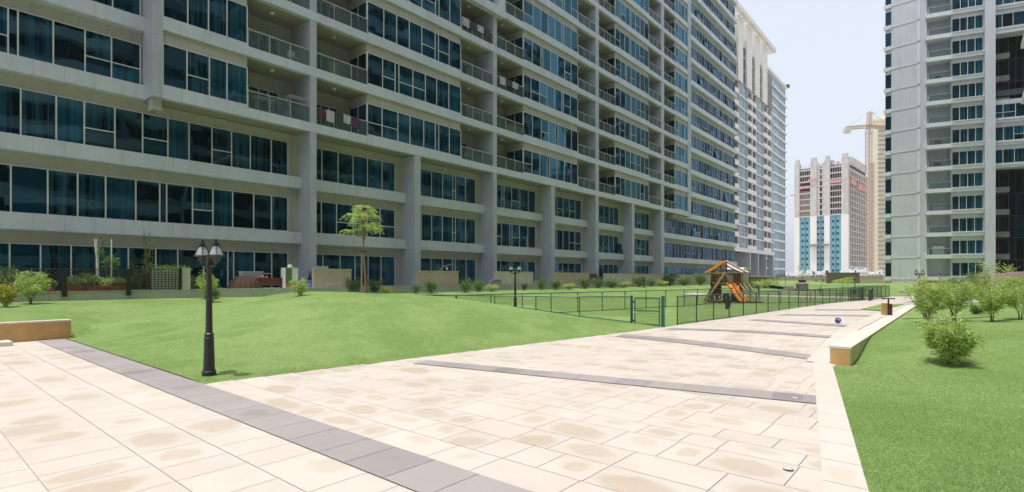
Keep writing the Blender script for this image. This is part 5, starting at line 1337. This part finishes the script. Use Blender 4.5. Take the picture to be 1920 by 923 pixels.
for px, t, hh, lab in ((1762, 50, 2.05, 'single headed black garden lamp in front of the tower balconies'), (1473, 80, 2.0, 'thin single lamp post before the cream boundary wall')):
    x, y = at(px, t); o = empty('garden_lamp', (x, y, 0), 0, lab, 'garden lamp'); mb = MB(); mb.lathe([(0.09, 0), (0.07, 0.3), (0.045, 0.35), (0.035, hh-0.25)], n=10); mb.build('pole', M['black'], o)
    mb = MB(); mb.lathe([(0.05, hh-0.25), (0.10, hh-0.2), (0.07, hh-0.05)], n=6); mb.build('glass', M['lampglass'], o); mb = MB(); mb.lathe([(0.11, hh-0.05), (0.05, hh+0.02), (0.01, hh+0.06)], n=6); mb.build('cap', M['black'], o)

# ================================================================= LITTER BIN
x, y = hitp(1665, 591); o = empty('litter_bin', (x, y, zpx(x, y)+0.005), -0.55, 'square timber litter bin with a dark flat lid on a post, beside the path', 'litter bin')
mb = MB(); mb.box(-0.2, 0.0, -0.17, 0.17, 0, 0.42); bevel(mb.build('body', M['orange_wall'], o), 0.01); mb = MB(); mb.box(0.001, 0.12, -0.17, 0.17, 0, 0.40); bevel(mb.build('side_body', M['redbrown'], o), 0.01)
mb = MB(); mb.box(-0.025, 0.025, -0.22, -0.172, 0, 0.58); mb.build('post', M['black'], o); mb = MB(); mb.box(-0.2, 0.2, -0.28, -0.12, 0.58, 0.615); bevel(mb.build('lid', M['black'], o), 0.008)
# second small pillar things beyond the fence
x, y = at(1504, 66); o = empty('stone_pillar', (x, y, 0), 0, 'grey square pillar with a dark cap beyond the enclosure', 'pillar')
mb = MB(); mb.box(-0.5, 0.5, -0.5, 0.5, 0, 0.95); mb.build('shaft', M['greyint'], o); mb = MB(); mb.box(-0.6, 0.6, -0.6, 0.6, 0.951, 1.1); mb.build('cap', M['palewall'], o); mb = MB(); mb.box(-0.32, 0.32, -0.3, 0.3, 1.101, 1.4); mb.build('planter_box', M['black'], o)
x, y = at(1479, 70); o = empty('stone_block', (x, y, 0), 0, 'pinkish square stone block left of the grey pillar', 'block'); mb = MB(); mb.box(-0.5, 0.5, -0.4, 0.4, 0, 0.5); bevel(mb.build('body', M['pinkwall'], o), 0.02); mb = MB(); mb.box(-0.54, 0.54, -0.44, 0.44, 0.501, 0.58); mb.build('top', M['palewall'], o)
for i, (px, t, lab) in enumerate(((1693, 58, 'small grey green boulder on the far lawn strip beside the path'), (1538, 62, 'tiny round clipped shrub on the lawn beyond the fence'))):
    x, y = at(px, t)
    if i == 0:
        o = empty('boulder', (x, y, 0.05), 0, lab, 'boulder'); mb = MB(); rnd = random.Random(2); mb.lathe([(0.25, 0), (0.34, 0.12), (0.3, 0.25), (0.15, 0.36), (0.02, 0.4)], n=9); mb.build('rock', M['slat'], o)
    else: plant('clipped_shrub', (x, y, 0), 0.45, 0.7, 5, 'leaf_mid', lab, 'shrub', n=260, ll=0.12, lw=0.05, base=0.05)

# ================================================================= PLAY TOWER
x, y = at(1362, 38.2); PT = empty('play_tower', (x, y, 0), -0.12, 'timber play tower with an orange slide, tarp roof and swing arm', 'play tower')
def part(name, mat, fn, parent=PT, bv=0):
    mb = MB(); fn(mb); o = mb.build(name, M[mat], parent); return bevel(o, bv) if bv else o
for (px_, py_) in ((-0.8, -0.5), (0.8, -0.5), (-0.8, 0.9), (0.8, 0.9)): part('post', 'wood', lambda m_: m_.box(px_-0.05, px_+0.05, py_-0.05, py_+0.05, 0, 2.05))
for (px_, py_) in ((-0.15, -0.5), (-0.15, 0.9)): part('ridge_post', 'wood', lambda m_: m_.box(px_-0.045, px_+0.045, py_-0.045, py_+0.045, 1.3, 2.86))
part('platform', 'wood', lambda m_: [m_.box(-0.85+0.17*i, -0.70+0.17*i, -0.55, 0.95, 1.27, 1.31) for i in range(10)])
part('platform_beam', 'wood', lambda m_: [m_.box(-0.9, 0.9, -0.6, -0.55, 1.15, 1.31), m_.box(-0.9, 0.9, 0.951, 1.0, 1.15, 1.31)])
def rails(m_):
    for z in (1.42, 1.98): m_.box(-0.85, 0.85, -0.545, -0.51, z-0.04, z+0.04); m_.box(-0.85, 0.85, 0.91, 0.945, z-0.04, z+0.04)
    for i in range(15):
        xx = -0.78+i*0.112
        if not (-0.12 < xx < 0.4): m_.box(xx-0.022, xx+0.022, -0.575, -0.546, 1.40, 2.0)
        m_.box(xx-0.022, xx+0.022, 0.88, 0.909, 1.40, 2.0)
    for i in range(11): m_.box(0.86, 0.885, -0.45+i*0.12, -0.40+i*0.12, 1.40, 2.0); m_.box(-0.885, -0.86, -0.45+i*0.12, -0.40+i*0.12, 1.40, 2.0)
part('railing', 'wood', rails)
part('roof_beam', 'palewood', lambda m_: [m_.box(-1.75, 1.35, -0.62, -0.55, 2.02, 2.10), m_.box(-1.2, 1.35, 0.96, 1.03, 2.02, 2.10)])
for q in (-0.56, 0.96):
    for xe in (-1.3, 1.25): part('rafter', 'wood', lambda m_: m_.bar((-0.15, q, 2.84), (xe, q, 2.04), 0.07))
def slope(x0, z0, x1, z1, off=0.0): 
    def f(m_):
        n = 6
        for i in range(n):
            u0, u1 = i/n, (i+1)/n; sag = lambda u: -0.06*math.sin(math.pi*u)
            xa_, xb_ = x0+(x1-x0)*u0, x0+(x1-x0)*u1; za, zb_ = z0+(z1-z0)*u0+sag(u0)+off, z0+(z1-z0)*u1+sag(u1)+off
            m_.poly([(xa_, -0.66, za), (xb_, -0.66, zb_), (xb_, 1.05, zb_), (xa_, 1.05, za)])
    return f
part('roof_tarp', 'tarp_pink', slope(-0.14, 2.93, 1.42, 2.10))
part('roof_tarp', 'tarp_orange', slope(-0.16, 2.93, -1.35, 2.12))
def slide(m_):
    n = 8
    for i in range(n):
        u0, u1 = i/n, (i+1)/n
        f = lambda u: (0.08+0.42*u, -0.6-1.55*u, 1.27-1.27*u*(1.0)+0.14*u+0.03*math.sin(u*6))
        a_, b_ = f(u0), f(u1)
        m_.hexa([(a_[0]-0.24, a_[1], a_[2]-0.03), (a_[0]+0.24, a_[1], a_[2]-0.03), (b_[0]+0.24, b_[1], b_[2]-0.03), (b_[0]-0.24, b_[1], b_[2]-0.03)], [(a_[0]-0.24, a_[1], a_[2]), (a_[0]+0.24, a_[1], a_[2]), (b_[0]+0.24, b_[1], b_[2]), (b_[0]-0.24, b_[1], b_[2])])
        for s in (-1, 1): m_.bar((a_[0]+s*0.25, a_[1], a_[2]+0.05), (b_[0]+s*0.25, b_[1], b_[2]+0.05), 0.05, 0.12)
part('slide', 'orange', slide)
part('ladder', 'palewood', lambda m_: [m_.bar((0.75+j*0.28, -0.6, 1.28), (1.25+j*0.28, -1.9, 0.0), 0.07) for j in range(3)]+[m_.bar((0.75+0.5*u, -0.6-1.3*u, 1.28-1.28*u), (1.31+0.5*u, -0.6-1.3*u, 1.28-1.28*u), 0.05) for u in (0.15, 0.35, 0.55, 0.75, 0.92)])
part('climbing_ramp', 'redbrown', lambda m_: m_.hexa([(-0.85, -0.5, 1.2), (-0.85, 0.3, 1.2), (-1.55, 0.3, 0), (-1.55, -0.9, 0)], [(-0.78, -0.5, 1.25), (-0.78, 0.3, 1.25), (-1.45, 0.3, 0.03), (-1.45, -0.9, 0.03)]))
part('lower_panel', 'wood', lambda m_: [m_.box(-0.8, -0.1, 0.9, 0.93, 0.2, 1.2), m_.box(-0.8, 0.8, -0.06, 0.0, 0.55, 0.62)])
part('swing_beam', 'palewood', lambda m_: m_.bar((-0.95, -0.3, 2.02), (-0.95, -3.2, 2.02), 0.1))
part('swing_leg', 'palewood', lambda m_: m_.bar((-0.95, -3.2, 2.05), (-2.35, -3.5, 0), 0.09))
part('swing_leg', 'palewood', lambda m_: m_.bar((-0.95, -3.2, 2.05), (0.35, -3.1, 0), 0.09))
def sw(m_): m_.box(-1.15, -0.75, -1.6, -1.45, 0.42, 0.45); m_.bar((-1.13, -1.52, 0.45), (-0.97, -1.52, 2.0), 0.012, n=3); m_.bar((-0.77, -1.52, 0.45), (-0.93, -1.52, 2.0), 0.012, n=3)
part('swing_seat', 'black', sw)
part('sand_frame', 'wood', lambda m_: [m_.box(-1.9, 1.9, -2.0, -1.93, 0, 0.09)])
t = empty('covered_box', (x+1.1, y+0.9, 0), 0.2, 'dark covered box under the right side of the play tower', 'box'); mb = MB(); mb.box(-0.3, 0.3, -0.3, 0.3, 0, 0.55); bevel(mb.build('body', M['black'], t), 0.05); mb = MB(); mb.box(-0.33, 0.33, -0.33, 0.33, 0.551, 0.6); mb.build('lid', M['redbrown'], t)

# ================================================================= PLANTS
ball.scale = (0.8, 0.8, 0.8)
# right lawn shrubs
def hpos(px, py): x, y, z = hit(px, py); return (x, y, z+0.005)
FR = 'feathery shrubs on the right lawn'
def rshrub(px, py, h, wd, seed, label, mat='leaf_light', n=1500, stems=13, ll=0.165, lw=0.021, base=0.34, lean=0.4, pos=None):
    p = pos or hpos(px, py)
    if not pos: k_ = p[1]/(H*F/(py-HY)); h *= k_; wd *= k_; ll *= max(0.75, k_)
    return plant('shrub', p, h, wd*1.12, seed, mat, label, 'shrub', FR, n=int(n*1.7), ll=ll, lw=lw, stems=stems, base=base)
rshrub(1778, 686, 0.98, 0.92, 101, 'nearest feathery shrub alone on the right lawn', n=2000, base=0.12)
rshrub(1738, 607, 1.66, 1.55, 102, 'leftmost shrub of the right group, next to the path', n=1700)
rshrub(1789, 603, 1.66, 1.45, 103, 'multi stemmed shrub straight behind the nearest lone shrub', n=1700)
rshrub(1860, 604, 1.64, 1.5, 104, 'shrub with one thin dark trunk right of the lone shrub', n=1700, stems=6)
rshrub(1913, 600, 1.66, 1.7, 105, 'two stemmed shrub at the right edge of the view', n=1700, stems=5)
rshrub(1822, 575, 1.65, 1.7, 106, 'shrub with a forked trunk behind the first row', n=1500, stems=5)
rshrub(1757, 576, 1.62, 1.6, 107, 'second row shrub between the leftmost two of the right group', n=1400)
rshrub(1834, 590, 0.42, 0.6, 108, 'very low green shrub on the grass between the taller ones', mat='leaf_mid', n=500, base=0.05)
rshrub(1885, 570, 1.85, 2.0, 109, 'second row shrub between the two rightmost trunks', n=1500)
rshrub(1795, 565, 1.85, 2.1, 110, 'third row shrub before the tower ground floor windows', n=1300, mat='leaf_mid')
rshrub(1850, 562, 2.1, 2.2, 111, 'third row shrub in front of the tower column', n=1300)
rshrub(1905, 560, 2.3, 2.4, 112, 'tall back row shrub under the pale slab at the right edge', n=1300, mat='leaf_mid')
rshrub(1935, 585, 1.7, 1.4, 113, 'shrub cut off by the right edge of the view', n=1300)
x, y = at(1880, 44); rshrub(0, 0, 2.9, 3.4, 114, 'pale yellow green bush behind the others, below the dark wing', n=1600, ll=0.2, lw=0.05, pos=(x, y, 0.0), mat='leaf_light')
x, y = at(1830, 42); rshrub(0, 0, 2.0, 3.0, 115, 'wide dark bush behind the others near the tower corner', n=1400, ll=0.2, lw=0.05, pos=(x, y, 0.0), mat='leaf_mid')
x, y = at(1885, 38); o = empty('garden_slab', (x, y, 0), -0.35, 'pale stone slab wall showing above the shrubs at the right edge', 'slab wall'); mb = MB(); mb.hexa([(-0.6, 0, 0), (3.5, 0, 0), (3.5, 0.3, 0), (-0.6, 0.3, 0)], [(-0.6, 0, 2.0), (3.5, 0, 2.35), (3.5, 0.3, 2.35), (-0.6, 0.3, 2.0)]); bevel(mb.build('wall', M['pinkwall'], o), 0.01); mb = MB(); mb.box(-0.7, -0.61, -0.02, 0.32, 0, 2.03); mb.build('end_cap', M['palewall'], o)
# cable along the shrub bases
mb = MB(); p = [hpos(1735, 602), hpos(1800, 600), hpos(1860, 601), hpos(1915, 597)]; mb.tube([(q[0]-0.3, q[1]+0.6, q[2]+0.012) for q in p], 0.012, 5)
tag(mb.build('irrigation_hose', M['black']), 'thin black irrigation hose running past the right shrubs', 'hose')
# left lawn shrubs
p = hpos(57, 571); plant('shrub', p, 1.18, 1.35, 201, 'leaf_light', 'pale round shrub in front of the lattice fence', 'shrub', None, n=2200, ll=0.12, lw=0.03, stems=12, base=0.3)
p = hpos(10, 577); plant('shrub', p, 0.86, 0.78, 202, 'leaf_yellow', 'yellow green shrub at the left edge of the lawn', 'shrub', None, n=900, ll=0.10, lw=0.05, stems=8, base=0.1)
GB = 'shrubs along the terrace kerb'
kb = [(362, 558, 1.15, 0.8, 'leaf_mid', 'dark shrub at the kerb, left of the nearest lamp post', 800), (386, 561, 1.35, 1.1, 'leaf_light', 'pale shrub right behind the nearest lamp post', 1100), (399, 568, 0.8, 0.7, 'leaf_mid', 'low shrub just right of the nearest lamp post', 600),
      (563, 556, 0.62, 0.6, 'leaf_light', 'small pale shrub in front of the blue board', 500)]
for i, (px, py, h, wd, mt, lab, n) in enumerate(kb):
    plant('shrub', hpos(px, py), h, wd, 210+i, mt, lab, 'shrub', GB, n=n, ll=0.14, lw=0.028, stems=9, base=0.15)
kb2 = [(664, 1.1, 1.1, 'leaf_dark', 'dark bushy shrub behind the small tree, left side'), (702, 1.0, 1.1, 'leaf_dark', 'dark bushy shrub behind the small tree, right side'), (723, 0.55, 0.8, 'leaf_yellow', 'low yellow green shrub right of the small tree'),
       (780, 0.75, 0.7, 'leaf_mid', 'shrub before the left end of the second terrace wall'), (809, 1.05, 1.2, 'leaf_mid', 'shrub in the middle of the second terrace wall'), (873, 1.1, 1.2, 'leaf_mid', 'larger shrub right of the second terrace wall'), (897, 0.95, 0.9, 'leaf_mid', 'shrub before the foot of the third tall column'),
       (922, 0.6, 1.2, 'leaf_light', 'low pale shrub before the wrapped barbecue'), (983, 0.6, 0.6, 'leaf_dark', 'small dark shrub before the pale terrace wall'), (1016, 1.1, 1.1, 'leaf_mid', 'shrub by the small white garden table'), (1042, 1.05, 1.4, 'leaf_mid', 'shrub before the left end of the third pinkish wall'),
       (1066, 0.6, 1.5, 'leaf_light', 'low pale shrub before the third pinkish wall'), (1096, 1.3, 1.6, 'leaf_mid', 'shrub before the right end of the third pinkish wall'), (1122, 1.15, 1.5, 'leaf_mid', 'shrub before the covered purple furniture'), (1147, 1.0, 2.2, 'leaf_mid', 'wide shrub before the far pale wall'), (1168, 0.7, 2.0, 'leaf_light', 'low pale shrub before the far pale wall'),
       (1199, 1.5, 2.0, 'leaf_mid', 'shrub left of the small distant lamp'), (1221, 1.1, 1.6, 'leaf_mid', 'shrub right of the small distant lamp'), (1240, 0.9, 1.8, 'leaf_light', 'low pale shrub left of the garden swing'), (1256, 1.7, 2.2, 'leaf_dark', 'dark tall shrub under the garden swing'), (1282, 1.2, 2.2, 'leaf_mid', 'shrub right of the garden swing'), (1313, 1.8, 2.4, 'leaf_mid', 'tall shrub left of the play tower'),
       (1402, 1.3, 2.6, 'leaf_mid', 'shrub right of the play tower, nearest to it'), (1418, 1.0, 2.6, 'leaf_light', 'second shrub right of the play tower'), (1433, 1.5, 3.4, 'leaf_light', 'largest pale shrub right of the play tower'), (1448, 1.2, 2.8, 'leaf_light', 'last pale shrub before the most distant lamp')]
protos = {}
for i, (px, h, wd, mt, lab) in enumerate(kb2):
    b = KB-1.3 if px < 1380 else KB-6
    x, y = onb(px, b); z = gz(x, y)
    key = (mt, i % 2)
    if key not in protos:
        o = plant('shrub', (x, y, z), 1.0, 1.0, 300+i, mt, lab, 'shrub', GB, n=950, ll=0.13, lw=0.03, stems=11, base=0.1, scat=0.085); protos[key] = o
    else:
        o = copy_tree(protos[key]); o.location = (x, y, z); o['label'] = lab
    o.scale = (wd, wd, h); o.rotation_euler = (0, 0, i*1.3)
# hedge by far terraces
mb = MB(); rnd = random.Random(9)
for k in range(16): x, y = at(1412+k*2.2, 88); leaves(mb, (x, y, 0.9), 90, (0.7, 0.6, 0.7), 0.3, 0.12, rnd)
tag(mb.build('hedge', M['leaf_dark']), 'dark hedge before the dark brown fence wall', 'hedge')
mb = MB()
for k in range(14): x, y = at(1567+k*2.2, 86-k*0.3); leaves(mb, (x, y, 0.75+0.02*k), 80, (0.6, 0.5, 0.55+0.02*k), 0.3, 0.1, rnd)
tag(mb.build('hedge', M['leaf_light']), 'yellow green hedge growing before the brown enclosure', 'hedge')
# small thin trees far away
for i, (px, t, h, lab) in enumerate(((1503, 70, 3.7, 'thin young tree rising behind the grey pillar'), (1541, 76, 2.4, 'bare sapling in front of the boundary wall'))):
    x, y = at(px, t); plant('young_tree', (x, y, 0), h, 1.3, 400+i, 'leaf_light', lab, 'tree', n=200 if i == 0 else 40, ll=0.2, lw=0.06, stems=3, base=0.75)
# the small pinnate tree on the mound
def small_tree():
    x, y, z = 0, 0, 0
    xx, yy = ab(12.0, 17.6); t_ = 20.0
    t_ = 18.6; x, y = at(684, t_); z = gz(x, y)
    o = empty('tree', (x, y, z-0.02), 0, 'small tree with a feathery umbrella crown on top of the grass mound', 'tree'); rnd = random.Random(31)
    k = t_/F
    tr = MB(); tr.tube([(0.05, 0, 0), (0.02, 0, 0.6), (-0.04, 0, 1.3), (-0.05, 0, 1.9), (-0.03, 0, 2.25)], [0.045, 0.04, 0.034, 0.028, 0.022], 8)
    tr.build('trunk', M['bark'], o)
    st = MB(); st.bar((-0.12, 0.02, 0), (-0.11, 0.02, 1.55), 0.045); so_ = st.build('stake', M['palewood'], o)
    st = MB(); st.box(-0.15, 0.03, -0.06, 0.06, 1.46, 1.51); st.build('tie', M['black'], so_)
    br = MB(); lf = MB(); tipz = 3.1
    tops = []
    for i in range(20):
        an = i*2.4+rnd.uniform(-.3, .3); hz = rnd.uniform(2.2, 2.85) if i < 15 else rnd.uniform(2.8, 3.05); r = rnd.uniform(0.18, 0.52)*(1.0-0.5*max(0, (hz-2.35)/0.7))
        if i >= 15: r *= 0.45
        p0 = Vector((-0.04, 0, rnd.uniform(1.75, 2.2))); p2 = Vector((-0.03+math.cos(an)*r, math.sin(an)*r, hz)); p1 = (p0+p2)/2+Vector((0, 0, -0.05))
        br.tube([p0, p1, p2], [0.018, 0.012, 0.006], 5); tops.append((p2, an))
    br.build('branch', M['bark'], o)
    for (p, an0) in tops:
        for f in range(8):            # drooping pinnate fronds
            an = an0+rnd.uniform(-1.9, 1.9); L = rnd.uniform(0.28, 0.46); d = Vector((math.cos(an), math.sin(an), 0)); prev = p
            for s in range(12):
                u = (s+1)/12; q = p+d*L*u+Vector((0, 0, 0.12*math.sin(u*2.0)-0.26*u*u))
                side = Vector((-d.y, d.x, 0))
                for sg in (-1, 1):
                    if rnd.random() < 0.9: leaf(lf, q, (side*sg+d*0.5+Vector((0, 0, -0.25+rnd.gauss(0, 0.15)))).normalized(), 0.10*(1-0.35*u), 0.026, rnd)
    lf.build('crown', M['leaf_light'], o); return o
small_tree()

# ================================================================= AIR
mb = MB(); mb.box(-400, 700, -300, 700, -1.7, 125)
hz = mb.build('haze', None); hm = bpy.data.materials.new('haze_air'); hm.use_nodes = True; ht = hm.node_tree
ht.nodes.remove(ht.nodes['Principled BSDF']); pv = ht.nodes.new('ShaderNodeVolumePrincipled')
pv.inputs['Color'].default_value = (0.93, 0.96, 1.0, 1); pv.inputs['Density'].default_value = 0.00016; pv.inputs['Anisotropy'].default_value = 0.3
ht.links.new(pv.outputs[0], ht.nodes['Material Output'].inputs['Volume']); hz.data.materials.append(hm); tag(hz, kind='stuff')
scene.cycles.volume_bounces = 1
